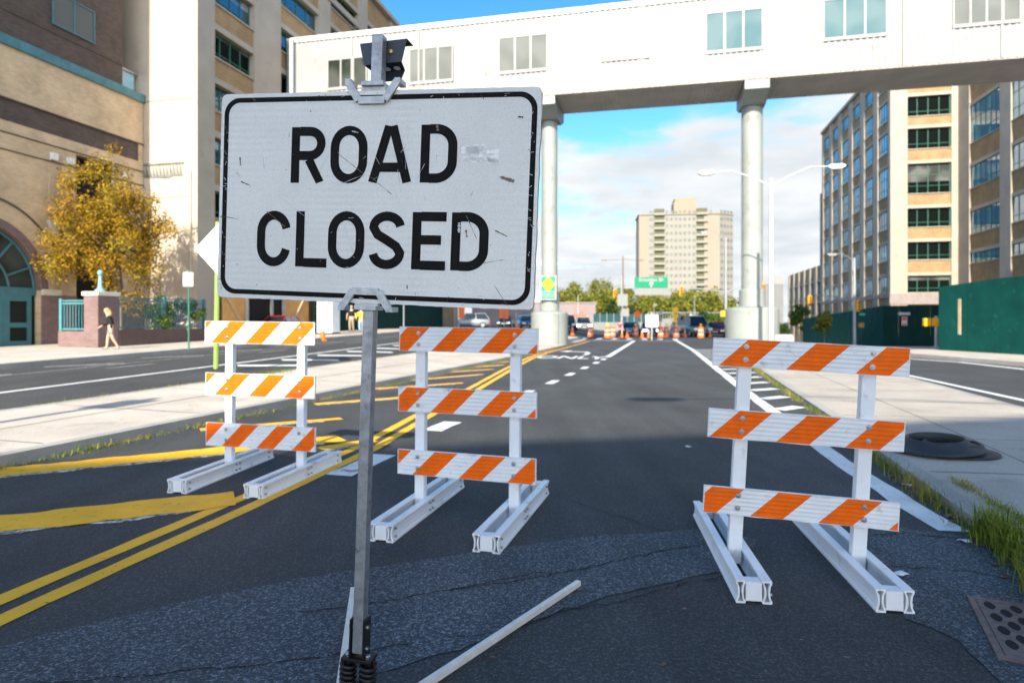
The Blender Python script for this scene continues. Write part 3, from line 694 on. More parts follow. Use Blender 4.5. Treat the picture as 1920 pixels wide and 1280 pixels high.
for i in range(130):                       # nicks on letters and border
    x, z = rs.choice([(rs.uniform(-.45, .45), rs.uniform(-.27, .27)), (rs.uniform(.574, .592), rs.uniform(-.35, .36)), (rs.uniform(-.594, -.58), rs.uniform(-.36, .3)), (rs.uniform(-.56, .58), rs.choice([-.357, .357]) + rs.uniform(-.007, .007))])
    a = rs.uniform(0, 6.28); l = rs.uniform(.004, .02); scr(x, z, x + l * math.cos(a), z + l * math.sin(a), rs.uniform(.001, .0035), 2 if rs.random() < .72 else 1)
for i in range(16):                       # peeled whitish tape residue right of the D
    x, z = .40 + rs.uniform(-.055, .055), .155 + rs.uniform(-.03, .03) ; scr(x - .022, z, x + .022, z + rs.uniform(-.01, .01), .022, 3)
sc.build('marking', [mat('scuff_brown', (.20, .15, .10), .8), mat('scuff_dark', (.06, .05, .045), .8), mat('scuff_pale', (.55, .56, .56), .7), mat('tape_residue', (.92, .93, .93), .6)], panel)
# post
po = MB(); po.M = LM; hw = .0205
po.box(-.003 - hw, -.003 + hw, .018, .062, -1.685, .59, 0); po.build('post', GALV, stand, bevel=.003)
# clamps
def hook(zs, up, name):
    hb = MB(); hb.M = LM; w = .027
    P = [(-.098, .066 * up), (-.055, 0), (.045, 0), (.09, .066 * up)]
    P = [Vector((a, zs + c)) for a, c in P]
    for i, (a, c) in enumerate(zip(P, P[1:])):
        d = (c - a).normalized(); n_ = Vector((-d.y, d.x)) * w / 2
        hb.add([(p.x + n_.x * s, y, p.y + n_.y * s) for p, s in ((a, 1), (a, -1), (c, -1), (c, 1)) for y in (-.012 - .0004 * i, .0 - .0004 * i)],
               [(0, 2, 4, 6), (1, 7, 5, 3), (0, 1, 3, 2), (2, 3, 5, 4), (4, 5, 7, 6), (6, 7, 1, 0)])
    for x, s in ((P[0].x, -1), (P[3].x, 1)):    # returns folding back over the panel edge
        hb.box(x - .011, x + .011, -.011, .05, P[0].y - .006, P[0].y + .012)
    hb.box(-.050, .042, .0015, .018, zs + up * .038 - .016, zs + up * .038 + .016); hb.box(-.046, .038, -.012, .062, zs + up * .060 - .008, zs + up * .060 + .008)
    return hb.build(name, BRKT, stand, bevel=.0015)
hook(.345, 1, 'top_clamp'); hook(-.338, -1, 'bottom_clamp')
# dark folded flag holder at the top of the post
fh = MB(); fh.M = LM
fh.prism([(-.090, .574), (.092, .586), (.074, .505), (-.072, .497)], 'y', .064, .068)
def quad4(mb, P, t=.003, m=0):
    P = [Vector(p) for p in P]; n_ = (P[1] - P[0]).cross(P[3] - P[0]).normalized() * t
    mb.add(P + [p + n_ for p in P], [(0, 1, 2, 3), (7, 6, 5, 4), (0, 4, 5, 1), (1, 5, 6, 2), (2, 6, 7, 3), (3, 7, 4, 0)], m)
quad4(fh, [(-.072, .066, .497), (.074, .066, .505), (.070, .112, .492), (-.046, .112, .480)])
quad4(fh, [(-.046, .112, .480), (.070, .112, .492), (.060, .100, .452), (-.036, .100, .446)])
quad4(fh, [(-.090, .066, .574), (.092, .066, .586), (.106, .094, .572), (-.088, .094, .566)])
holder = fh.build('flag_holder', mat('dark_steel', (.06, .07, .09), .4, .5), stand)
hl = MB(); hl.M = LM
for x, z in ((-.03, .4875), (.012, .4905), (.05, .493)):
    hl.M = LM @ Matrix.Translation((x, .088, z + .0062)) @ Matrix.Rotation(R(-14), 4, 'X'); hl.lathe([(0, 0), (.013, 0)], 14); hl.lathe([(0, -.0095), (.013, -.0095)], 14)
hl.build('holes', mat('see_through_hole', (.80, .81, .80), .5), holder)
for x in (-.032, .033):
    bo = MB(); bo.M = LM @ Matrix.Translation((x, .064, .5415)) @ Matrix.Rotation(R(90), 4, 'X'); bo.lathe([(.010, 0), (.010, .004), (.007, .008), (0, .010)], 12); bo.build('bolt', BRASS, holder)
# spring base
sp_ = MB(); sp_.M = LM
for x in (-.030, .024): sp_.box(x - .004, x + .004, .012, .068, -1.70, -1.555)
sp_.box(-.062, .056, .006, .074, -1.712, -1.700); sp_.build('spring_bracket', BLACKM, stand, bevel=.002)
for x, z in ((-.036, -1.585), (.030, -1.585), (.030, -1.665)):
    bb = MB(); bb.M = LM @ Matrix.Translation((x, .03, z)); bb.tube([(-.004, 0, 0), (.006, 0, 0)], .008, 8); bb.build('bolt', STEEL, stand)
for x in (-.042, .036):
    bb = MB(); bb.M = LM @ Matrix.Translation((x, .028, -1.70)); bb.lathe([(.011, 0), (.011, .009), (.009, .012), (0, .013)], 6); bb.build('bolt', STEEL, stand)
for x in (-.042, .036):
    s2 = MB(); s2.M = LM; pts = []
    for i in range(7 * 14 + 1):
        a = 2 * math.pi * i / 14; pts.append((x + .026 * math.cos(a), .036 + .026 * math.sin(a), -1.722 - .0195 * i / 14))
    s2.tube(pts, .0088, 8); s2.tube([(x, .036, -1.71), (x, .036, -1.87)], .015, 10); s2.build('spring', BLACKM, stand)
hb = MB(); hb.M = LM; hb.box(-.09, .085, -.045, .10, HUBZ + .012, HUBZ + .055); hb.build('hub', BLACKM, stand, bevel=.003)
inv = stand.matrix_basis.inverted() if False else (Matrix.Translation(base) @ smat.to_euler().to_matrix().to_4x4()).inverted()
for a, c in (((-.50, 2.36, .045), (.375, 3.60, .030)), ((-.655, 2.39, .05), (-.868, 3.50, .034)), ((-.56, 2.30, .045), (-1.5, 1.35, .03)), ((-.50, 2.32, .045), (-.25, 1.15, .03))):
    lg = MB(); lg.M = inv; lg.tube([a, c], .0145, square=True); lg.build('leg', CREAMLEG, stand, bevel=.002)

# ------------------------------------------------------------------ footbridge
UF, UB, UCc = 35.7, 39.4, 37.6
BZ0, BZ1 = 14.3, 18.82
br = thing('footbridge', 'white corrugated enclosed footbridge spanning the whole street', 'bridge', Wp(0, UF, 0), (0, 0, -TH))
b = MB(); vl, vr = -22.3, 46.0
n = int((vr - vl) / .15); P = []
for i in range(n):
    x = vl + i * .15; P += [(x, 0 if i % 2 else -.05)]
    P += [(x + .085, 0 if i % 2 else -.05)]
vs = []; 
for x, y in P: vs += [(x, y, BZ0), (x, y, BZ1)]
b.add(vs, [(2 * i, 2 * i + 2, 2 * i + 3, 2 * i + 1) for i in range(len(P) - 1)], 0)
b.box(vl, vr, .06, UB - UF, BZ0 + .05, BZ1, 0)
for x in [vl + 4.3 * i for i in range(16)]: b.box(x - .04, x + .04, -.085, -.052, BZ0, BZ1, 0)
b.build('wall', BRW, br)
b = MB(); b.box(vl, vr, -.16, UB - UF + .16, BZ1 + .002, BZ1 + .14); b.box(vl, vr, -.10, -.048, BZ1 - .12, BZ1 - .002); b.build('roof', mat('roof_trim', (.62, .62, .60), .5), br)
b = MB(); k = int((vr - vl) / .16)
for i in range(k):
    x = vl + .16 * i; b.add([(x, .0, BZ0 + .04), (x + .08, .0, BZ0), (x + .16, .0, BZ0 + .04), (x, UB - UF, BZ0 + .04), (x + .08, UB - UF, BZ0), (x + .16, UB - UF, BZ0 + .04)], [(0, 1, 4, 3), (1, 2, 5, 4)])
b.box(vl, vr, -.05, .12, BZ0 - .06, BZ0 - .032); b.build('soffit', SOFF, br)
b = MB(); b.tube([(vl + .35, -.2, 11.0), (vl + .35, -.2, BZ1)], .16, 12); b.build('downpipe', POLE, br)
WINS = [(617, 687, 112, 163, 3, GLDB), (770, 848, 92, 152, 3, GLW), (937, 1025, 70, 132, 3, GLW), (1131, 1218, 48, 108, 3, mat('white_blind', (.27, .265, .255), .6)), (1325, 1428, 23, 93, 3, GLBR), (1545, 1660, -2, 68, 3, GLBR), (1788, 1910, -26, 43, 4, GLW)]
for p0, p1, y0, y1, nx, gm in WINS:
    x0, x1 = vof(p0, UF), vof(p1, UF); pm = (p0 + p1) / 2; d = dof(pm, UF); z1, z0 = hz(y0, d), hz(y1, d)
    b = MB(); t = .07
    b.box(x0 - t, x1 + t, -.10, -.05, z0 - .16, z0, 1); b.box(x0 - t, x1 + t, -.10, -.05, z1, z1 + t, 1)
    b.box(x0 - t, x0, -.10, -.05, z0, z1, 1); b.box(x1, x1 + t, -.10, -.05, z0, z1, 1)
    for i in range(1, nx):
        xm = x0 + (x1 - x0) * i / nx; b.box(xm - .05, xm + .05, -.098, -.05, z0, z1, 1)
    b.box(x0, x1, -.072, -.05, z0, z1, 0); b.build('window', [gm, BRW], br)
for pxc, rad, drad, dh in ((1034, .47, 1.10, 2.0), (1410, .56, 1.42, 2.2)):
    vcol = vof(pxc, UCc); yo = UCc - UF
    if pxc < 1200: vcol -= .12
    b = MB(); b.M = Matrix.Translation((vcol, yo, 0)); g0 = .1
    b.lathe([(0, 13.35), (rad, 13.35), (rad, 8.0), (rad * 1.01, 7.99), (rad * 1.01, 7.95), (rad, 7.94), (rad, 3.3), (rad * 1.22, 3.2), (rad * 1.22, dh + .1)], 28)
    b.lathe([(rad * 1.22, dh + .12), (drad * .96, dh + .02), (drad, dh - .06), (drad, g0)], 36)
    b.box(drad * .55, drad * .60, -drad * 1.0, -drad * .8, g0, dh - .07)
    b.build('column', COLM, br)
    b = MB(); b.M = Matrix.Translation((vcol, yo, 0))
    b.add([(-.62, -1.9, 13.75), (.62, -1.9, 13.75), (.62, -1.9, 14.26), (-.62, -1.9, 14.26), (-.62, -.7, 13.3), (.62, -.7, 13.3), (-.62, .7, 13.3), (.62, .7, 13.3), (-.62, 1.7, 13.75), (.62, 1.7, 13.75), (.62, 1.7, 14.26), (-.62, 1.7, 14.26)],
          [(0, 1, 2, 3), (0, 4, 5, 1), (4, 6, 7, 5), (6, 8, 9, 7), (8, 11, 10, 9), (0, 3, 11, 8, 6, 4), (1, 5, 7, 9, 10, 2), (3, 2, 10, 11)]); b.build('capital', COLM, br)

# ------------------------------------------------------------------ windows and facades
def win_mesh(w, h, nx, ny, fm, gm, seed=0, ft=.06):
    b = MB(); rr = random.Random(seed)
    b.box(0, w, -.02, .0, 0, h, 0)
    b.box(0, w, -.06, -.021, 0, ft, 1); b.box(0, w, -.06, -.021, h - ft, h, 1); b.box(0, ft, -.06, -.021, ft, h - ft, 1); b.box(w - ft, w, -.06, -.021, ft, h - ft, 1)
    for i in range(1, nx): x = w * i / nx; b.box(x - ft * .55, x + ft * .55, -.058, -.021, ft, h - ft, 1)
    for j in range(1, ny):
        z = h * (.26 if ny > 1 and j == 1 else .26 + .74 * (j - 1) / (ny - 1)); b.box(ft, w - ft, -.054, -.021, z - ft * .35, z + ft * .35, 1)
    o = b.build('window', [gm, fm])
    return o
def place_window(src, parent, M, first):
    o = src if first else src.copy()
    if not first: COL.objects.link(o)
    o.parent = parent; o.matrix_basis = M; return o
def facade(mb, M, W_, H_, bays, floors, parent, cache, nx, ny, fm, gms, z0=0, dep=.32, cb=0, bb_=1):
    """wall with piers, brick spandrels and recessed windows; local x along the wall, facing -y"""
    old = mb.M; mb.M = old @ M
    mb.box(0, W_, dep + .12, dep + .5, z0, H_, cb)
    xs = [0] + [q for bay in bays for q in bay] + [W_]
    for i in range(0, len(xs), 2):
        if xs[i + 1] - xs[i] > .02: mb.box(xs[i], xs[i + 1], 0, dep + .119, z0, H_, cb)
    for (a, c) in bays:
        zs = [z0] + [q for fl in floors for q in fl] + [H_]
        for i in range(0, len(zs), 2):
            lo, hi = zs[i], zs[i + 1]
            if hi - lo < .03: continue
            t = min(.32, (hi - lo) * .3)
            mb.box(a, c, .14, dep + .118, lo, hi - .08 if i < len(zs) - 2 else hi, bb_)
            if i < len(zs) - 2: mb.box(a, c, .04, dep + .117, hi - .078, hi, cb)
            if i > 0: mb.box(a, c, .06, .138, lo, lo + t, cb)
        for k, (lo, hi) in enumerate(floors):
            key = (round(c - a, 2), round(hi - lo, 2), nx, gms[k % len(gms)].name); new = key not in cache
            if new: cache[key] = win_mesh(c - a, hi - lo, nx, ny if hi - lo < 2.5 else ny + 1, fm, gms[k % len(gms)])
            place_window(cache[key], parent, mb.M @ Matrix.Translation((a, dep + .10, lo)), new)
    mb.M = old
RP = lambda a: Matrix.Rotation(R(a), 4, 'Z')

# left concrete loft building
VL, UC0 = -22.35, 27.7
gb = gvu(-22, UC0)
lb = thing('loft_building', 'pale concrete loft building with green framed windows on the left', 'building', Wp(VL, UC0, gb), (0, 0, -TH))
w = MB(); cache = {}
bays = [(1.3, 4.7), (7.3, 11.9), (13.4, 17.8), (19.3, 23.8), (25.3, 29.8), (31.3, 35.8), (37.3, 41.8)]
fl = [(4.1 + 2.8 * k - gb, 5.5 + 2.8 * k - gb) for k in range(8)]
facade(w, RP(90), 43, 27.4 - gb, bays, fl, lb, cache, 4, 2, GRNF, [GLB, GLD, GLB], 0)
w.box(-24, -.85, 0, 43, 0, 27.3 - gb, 2)
w.box(-.845, -.002, -.006, .3, 0, 27.38 - gb, 2)
for z in (7.3, 12.2): w.box(-5.2, -.3, -.035, -.001, z, z + .05, 0)
w.box(-24, .25, -.2, 43.2, 27.35 - gb + .06, 27.75 - gb, 0); w.box(-.01, .12, .02, 43, 23.9 - gb, 24.3 - gb, 0)
w.build('wall', [CREAM, BRICKB, CREAM2], lb)
b = MB(); rr = random.Random(4)
P = [(-4.4 + .2 * i, 8.75 - gb + rr.uniform(-.06, .06)) for i in range(19)]
b.add([(x, -.03, z) for x, z in P] + [(x, -.05, 9.45 - gb) for x, _ in P], [(i, i + 1, 20 + i - 1 + 0, 19 + i) for i in range(18)])
b.box(-4.45, -.75, -.06, -.001, 9.4 - gb, 9.5 - gb); b.build('flashing', mat('dull_lead', (.17, .18, .17), .7, var=.3, vs=3), lb)
b = MB()
for i in range(16): b.box(-3.6, -2.2, -.07, -.01, 4.9 + .1 * i, 4.96 + .1 * i)
b.build('louvre', mat('louvre_cream', (.55, .47, .37), .6), lb)
b = MB(); b.tube([(-.35, -.06, 0), (-.35, -.06, 8.6)], .05, 8); b.build('downpipe', CREAM2, lb)

# brick arts building with arch, nearer on the left
VB, U0, U1 = -25.5, 16.6, 27.66
ga = gvu(-25, 20) + .14
bb0 = thing('brick_building', 'brown and tan brick building with a teal arched entrance', 'building', Wp(VB, 0, ga), (0, 0, -TH))
w = MB(); ztop = 12.6 - ga
AC, AR, ASP = 19.5, 2.6, 2.8 - ga
D0, D1, DT = 23.8, 26.1, 9.0 - ga
def wallpoly(poly, x, m):      # facing +x
    w.add([(x, y, z) for y, z in poly], [list(range(len(poly)))], m)
arcp = [(AC + AR * math.cos(R(a)), ASP + AR * math.sin(R(a))) for a in range(0, 181, 6)]
wallpoly([(U0, 0), (AC - AR, 0)] + arcp[::-1] + [(AC + AR, 0), (D0, 0), (D0, 7.9)] + [(U0, 7.9)], 0, 0)
w.box(-.02, 0, D0 - .001, D0 + .0, 0, .01, 0)
wallpoly([(D0, 7.9), (D0, DT), (D1, DT), (D1, 0), (U1, 0), (U1, 9.1), (U0, 9.1), (U0, 7.9)], 0, 0)
wallpoly([(U0, 9.1), (U1, 9.1), (U1, 10.0), (U0, 10.0)], -.03, 1)
wallpoly([(U0, 10.0), (U1, 10.0), (U1, ztop), (U0, ztop)], 0, 0)
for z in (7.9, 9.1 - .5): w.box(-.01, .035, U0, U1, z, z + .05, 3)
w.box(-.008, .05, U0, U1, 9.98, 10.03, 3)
w.box(-14, -.5, U0, U1, 0, ztop - .02, 0); w.box(-.5, -.001, U0, U0 + .3, 0, ztop - .01, 0); w.box(-.5, -.001, U1 - .3, U1 - .002, 0, ztop - .01, 0); w.box(-.5, -.035, AC + AR + .02, D0 - .05, 0, 9.1, 0); w.box(-.5, -.035, D1, U1 - .3, 0, 9.1, 0); w.box(-.5, -.032, U0 + .3, U1 - .3, 9.1, ztop - .02, 0)
for i, (a, c) in enumerate(zip(arcp, arcp[1:])):       # arch reveal and plum brick ring
    w.add([(0, a[0], a[1]), (0, c[0], c[1]), (-.5, c[0], c[1]), (-.5, a[0], a[1])], [(0, 1, 2, 3)], 2)
ring1 = [(AC + (AR + .32) * math.cos(R(a)), ASP + (AR + .32) * math.sin(R(a))) for a in range(0, 181, 6)]
for i in range(len(arcp) - 1): w.add([(.03, *arcp[i]), (.03, *arcp[i + 1]), (.03, *ring1[i + 1]), (.03, *ring1[i]), (0, *ring1[i + 1]), (0, *ring1[i])], [(0, 1, 2, 3), (3, 2, 4, 5)], 2)
r3 = [[(AC + rr_ * math.cos(R(a)), ASP + rr_ * math.sin(R(a))) for a in range(0, 181, 6)] for rr_ in (3.62, 3.72)]
for i in range(30): w.add([(.025, *r3[0][i]), (.025, *r3[0][i + 1]), (.025, *r3[1][i + 1]), (.025, *r3[1][i])], [(0, 1, 2, 3)], 3)
w.box(0, .05, AC + AR + .02, D0, 0, 2.15, 2); w.box(0, .09, AC + AR + .02, AC + AR + .9, 2.15, 2.4, 4); w.box(0, .05, D1, U1, 0, 2.15, 2)
for y0 in (22.45, 23.05): w.box(0, .045, y0, y0 + .28, 2.2, 7.8, 0)
# upper dark brick storeys, slightly shorter along the street
w.box(-14, -.04, U0, 26.4, ztop + .02, 26, 1)
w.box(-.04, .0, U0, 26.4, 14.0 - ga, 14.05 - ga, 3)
wall_o = w.build('wall', [BRICKT_Y, BRICKD_Y, BRICKP, mat('dark_course', (.10, .075, .055), .9), mat('limestone', (.62, .57, .48), .8)], bb0)  # slot for the thin dark brown courses and arch line
b = MB(); b.box(-.5, .12, U0, U1 + .1, ztop - .02, ztop + .38); b.build('coping', mat('verdigris_copper', (.06, .175, .21), .6, var=.25, vs=2), bb0)
for y in (22.65, 23.45, 26.35):
    b = MB(); b.box(.0, .16, y - .14, y + .14, 8.0, 8.3); b.build('wall_light', mat('lamp_housing', (.72, .72, .70), .5), bb0)
b = MB(); b.prism([(22.35, 5.35), (22.85, 5.35), (22.75, 4.55)], 'x', .01, .18); b.build('bracket', mat('limestone', (.62, .57, .48), .8), bb0)
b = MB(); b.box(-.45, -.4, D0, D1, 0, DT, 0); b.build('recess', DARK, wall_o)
ent = MB(); f = .07
ent.box(-.34, -.32, AC - AR, AC + AR, 0, ASP, 1)
ent.add([(-.33, y, z) for y, z in arcp], [list(range(len(arcp)))], 1)
for rr_, ww in ((AR - .06, .12), (AR * .56, .10)):
    q = [(-.30, AC + rr_ * math.cos(R(a)), ASP + rr_ * math.sin(R(a))) for a in range(0, 181, 6)]; ent.tube(q, ww / 2, 6, 0)
for a in (22, 50, 78, 102, 130, 158): ent.tube([(-.30, AC + AR * .56 * math.cos(R(a)), ASP + AR * .56 * math.sin(R(a))), (-.30, AC + AR * math.cos(R(a)), ASP + AR * math.sin(R(a)))], .05, 6, 0)
ent.box(-.36, -.24, AC - AR, AC + AR, ASP - .22, ASP + .10, 0)
ent.build('fanlight', [TEALD, GLDB], bb0)
for y in (17.1, 18.3, 19.5, 20.7):
    d = MB(); h = ASP - .22
    for q0, q1 in ((y, y + .26), (y + 1.02, y + 1.19)): d.box(-.30, -.24, q0, q1, 0, h, 0)
    for z0, z1 in ((0, .22), (.78, .98), (h - .25, h)): d.box(-.30, -.245, y + .26, y + 1.02, z0, z1, 0)
    d.build('door', [TEALD], bb0)
wn = win_mesh(2.15, 1.5, 2, 1, TEALD, GLW); place_window(wn, bb0, Matrix.Translation((.0, 22.6, 14.35 - ga)) @ RP(90), True)
b = MB(); b.tube([(-.3, y, z) for y, z in [(D0 + .1 + .1 * i, DT - .9 + .75 * math.sin(math.pi * i / 21)) for i in range(22)]], .06, 6); b.build('arch_grille', TEALD, bb0); b = MB(); b.box(-.33, -.27, D0, D1, 1.9, 2.05); b.build('crossbar', TEALD, bb0)
# pale blue roof hut on the brick roof
rh = thing('roof_hut', 'small pale blue roof hut at the end of the copper coping', 'roof hut', Wp(VB - .5, 26.9, 12.58), (0, 0, -TH))
b = MB(); b.box(-1.6, .1, -.35, .6, .02, 1.4); b.build('body', mat('hut_blue', (.32, .50, .60), .6), rh); b = MB(); b.box(-1.7, .2, -.5, .7, 1.4, 1.5); b.build('roof', GALV, rh)

# pillar, garden walls and teal fences
gp = gvu(-21, 21) + .15
pl = thing('gate_pillar', 'plum brick gate pillar with pale stone cap and small lamp', 'pillar', Wp(-21, 20.55, gp), (0, 0, -TH))
b = MB(); b.box(-.66, 0, 0, .95, 0, 2.0); b.build('shaft', BRICKP, pl); b = MB(); b.box(-.72, .06, -.06, 1.01, 2.0, 2.16); b.build('cap', mat('limestone', (.62, .57, .48), .8), pl, bevel=.02)
b = MB(); b.M = Matrix.Translation((-.2, .3, 2.16)); b.lathe([(.20, 0), (.20, .05), (.09, .16), (.065, .5), (.06, .62)], 10); b.build('lamp_post', mat('pale_teal', (.20, .36, .38), .5), pl)
b = MB(); b.M = Matrix.Translation((-.2, .3, 2.78)); b.lathe([(.05, 0), (.10, .06), (.11, .14), (.06, .22), (0, .24)], 12); b.build('lamp_globe', mat('frosted_globe', (.20, .34, .36), .3), pl)
def fence(name, label, p0, p1, wallh, top, wm, fm, wallt=.3):
    (v0, u0), (v1, u1) = p0, p1; g = gvu((v0 + v1) / 2, (u0 + u1) / 2) + .15
    a = Wp(v0, u0, g); c = Wp(v1, u1, g); L = (c - a).length; ang = math.atan2(c.y - a.y, c.x - a.x)
    t = thing(name, label, 'fence', a, (0, 0, ang))
    b = MB(); b.box(0, L, -wallt / 2, wallt / 2, -.2, wallh); b.build('base_wall', wm, t)
    b = MB(); n = max(2, int(L / .13))
    for i in range(n + 1): b.box(L * i / n - .013, L * i / n + .013, -.013, .013, wallh + .08, top - .12)
    b.box(0, L, -.03, .03, wallh + .05, wallh + .11); b.box(0, L, -.03, .03, top - .16, top - .10); b.box(0, L, -.03, .03, top - .05, top); b.build('railing', fm, t)
    k = max(1, round(L / 2.2))
    for i in range(k + 1): b = MB(); b.box(L * i / k - .06, L * i / k + .06, -.06, .06, wallh, top + .06); b.build('post', fm, t)
    return t
fence('railing_fence', 'teal railing on a low plum brick wall left of the pillar', (-23.1, 20.9), (-21.7, 20.9), .62, 1.85, BRICKP, TEAL)
fence('railing_fence', 'long teal railing on a low dark wall right of the pillar', (-21.1, 21.52), (-21.1, 26.6), .62, 1.95, mat('dark_plum_wall', (.10, .065, .06), .8), TEALD)

# ------------------------------------------------------------------ right-hand loft building
VR, UR = 23.2, 72.0
gr_ = -1.6
rb = thing('loft_building', 'tall cream and buff brick loft building on the right with dark green windows', 'building', Wp(VR, UR, gr_), (0, 0, -TH))
w = MB(); cache = {}
flz = [(4.4, 6.1), (7.7, 9.5), (11, 12.9), (14.4, 17.4), (18.9, 20.95), (22.2, 24.2), (25.6, 27.2)]
fl = [(a - gr_, c - gr_) for a, c in flz]; Ht = 28.3 - gr_
nb = 6; pitch = 4.6; Wd = nb * pitch
GLS = glass('sky_glass', (.80, .92, 1), (.10, .24, .38), .72, .25)
facade(w, Matrix.Translation((0, Wd, 0)) @ RP(-90), Wd, Ht, [(i * pitch + .75, (i + 1) * pitch - .75) for i in range(nb)], fl, rb, cache, 4, 2, GRNF, [GLS], 0, .10)
facade(w, Matrix.Translation((.02, -.03, 0)), 6.1 - .02, Ht, [(1.55, 5.5)], fl, rb, cache, 4, 2, GRNF, [GLD], 0, .30)
flc = [(a - gr_, c - gr_) for a, c in [(7.0, 8.0), (9.8, 12.0), (14.2, 16.3), (18.5, 22.1), (24.2, 26)]]
facade(w, Matrix.Translation((6.1, -.04, 0)) @ RP(-90), 24, Ht + .7, [(2.3, 7.9), (9.7, 15.3), (17.1, 22.7)], flc, rb, cache, 6, 2, GRNF, [GLS], 0, .10)
w.box(.9, 6.0, .85, Wd, 0, Ht - .1, 2); w.box(6.95, 30, -24, 12, 0, Ht + .5, 2)
w.box(6.0, 30, -24.1, -24.0, 0, Ht + .5, 2); w.box(-.18, 6.0, -.2, Wd + .1, Ht, Ht + .35, 0)
w.box(-.08, 0, -.02, Wd, 3.9 - gr_, 4.25 - gr_, 3); w.box(-.08, 6.1, -.12, -.031, 3.2 - gr_, 4.3 - gr_, 3)
w.build('wall', [CREAM, BRICKB, CREAM2, mat('base_course', (.26, .22, .21), .8)], rb)
rb2 = thing('warehouse', 'low cream warehouse wing at the far end of the right loft building', 'building', Wp(VR, UR + Wd + .15, gr_ - .9), (0, 0, -TH))
g2 = gr_ - .9; w = MB(); cache = {}
facade(w, Matrix.Translation((.02, 24, 0)) @ RP(-90), 24, 9.7 - g2, [(i * 4 + .7, i * 4 + 3.3) for i in range(6)], [(2.4 - g2, 4.2 - g2), (5.2 - g2, 7.3 - g2)], rb2, cache, 3, 2, GRNF, [GLD, GLS], 0, .38)
w.box(.93, 12, 0, 24, 0, 9.6 - g2, 0); w.box(2.5, 12, .2, 9.5, 9.6 - g2, 21.5 - g2, 1)
facade(w, Matrix.Translation((2.0, 9.7, 0)) @ RP(-90), 9.5, 21.6 - g2, [(.6, 4.0), (5.2, 8.8)], [(11 - g2, 12.8 - g2), (14.5 - g2, 16.3 - g2), (18 - g2, 20 - g2)], rb2, cache, 3, 2, GRNF, [GLD], 9.7 - g2, .3)
w.build('wall', [CREAM, BRICKB], rb2)

# green hoardings
def hoarding(label, pts, z0s, tops, m, mname='site_hoarding', slots=(), batten=.0):
    t = thing(mname, label, 'hoarding', (*xy(*pts[0]), 0), (0, 0, 0)); ox, oy = xy(*pts[0])
    for k, (a, c) in enumerate(zip(pts, pts[1:])):
        x0, y0 = xy(*a); x1, y1 = xy(*c); L = math.hypot(x1 - x0, y1 - y0); d = Vector((x1 - x0, y1 - y0)) / L; nrm = Vector((d.y, -d.x)); b = MB()
        n = max(1, int(L / 1.22))
        for i in range(n):
            s0, s1 = L * i / n + .010, L * (i + 1) / n - .010
            za, zb = z0s[k] + (z0s[k + 1] - z0s[k]) * i / n, tops[k] + (tops[k + 1] - tops[k]) * i / n
            za2, zb2 = z0s[k] + (z0s[k + 1] - z0s[k]) * (i + 1) / n, tops[k] + (tops[k + 1] - tops[k]) * (i + 1) / n
            off = nrm * .004 * (i % 2)
            P0 = Vector((x0 - ox, y0 - oy)) + d * s0 + off; P1 = Vector((x0 - ox, y0 - oy)) + d * s1 + off; th = -nrm * .05
            b.add([(P0.x, P0.y, za - .3), (P1.x, P1.y, za2 - .3), (P1.x, P1.y, zb2), (P0.x, P0.y, zb), (P0.x + th.x, P0.y + th.y, za - .3), (P1.x + th.x, P1.y + th.y, za2 - .3), (P1.x + th.x, P1.y + th.y, zb2), (P0.x + th.x, P0.y + th.y, zb)],
                  [(0, 1, 2, 3), (7, 6, 5, 4), (3, 2, 6, 7), (0, 3, 7, 4), (1, 5, 6, 2)], 0)
        b.build('boards', m[k], t)
        for (kk, s, zl, zh) in slots:
            if kk == k:
                q = MB(); P = Vector((x0 - ox, y0 - oy)) + d * s + nrm * .02; P1 = P + d * .16
                q.add([(P.x, P.y, zl), (P1.x, P1.y, zl), (P1.x, P1.y, zh), (P.x, P.y, zh), (P.x - nrm.x * .03, P.y - nrm.y * .03, zl), (P1.x - nrm.x * .03, P1.y - nrm.y * .03, zl), (P1.x - nrm.x * .03, P1.y - nrm.y * .03, zh), (P.x - nrm.x * .03, P.y - nrm.y * .03, zh)],
                      [(0, 1, 2, 3), (3, 2, 6, 7), (0, 3, 7, 4), (1, 5, 6, 2), (0, 4, 5, 1)]); q.build('gap_strip', SLOT, t)  # pale beige strip standing in for an open gap in the boards
    return t
hoarding('bright green plywood hoarding at the right edge behind the pedestrian signal', [(18, 33.9), (12.9, 33.7), (14.0, 30.6), (15.4, 26.4), (18.5, 18)], [.1] * 5, [3.1, 3.1, 3.3, 3.35, 3.4], [HOARD] * 4,
         slots=((1, 1.15, .9, 2.5), (2, 2.2, 1.0, 2.6)))
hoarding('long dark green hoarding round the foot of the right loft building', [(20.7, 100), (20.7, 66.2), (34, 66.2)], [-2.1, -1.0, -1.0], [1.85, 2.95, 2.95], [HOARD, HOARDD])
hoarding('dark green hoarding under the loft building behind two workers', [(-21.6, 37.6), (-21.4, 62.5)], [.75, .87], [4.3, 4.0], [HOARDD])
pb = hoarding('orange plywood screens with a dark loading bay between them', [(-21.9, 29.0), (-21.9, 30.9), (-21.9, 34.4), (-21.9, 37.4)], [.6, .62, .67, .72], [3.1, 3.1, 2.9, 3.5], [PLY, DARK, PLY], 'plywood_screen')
b = MB(); gx = Wp(-21.9, 29, 0)
for u0_, z0_, u1_, z1_ in ((29.1, 2.9, 30.8, 1.0), (35.0, .9, 37.0, 3.2)):
    b = MB(); b.tube([Wp(-21.84, u0_, z0_) - gx, Wp(-21.84, u1_, z1_) - gx], .05, square=True); b.build('brace', SLOT, pb)
b = MB()
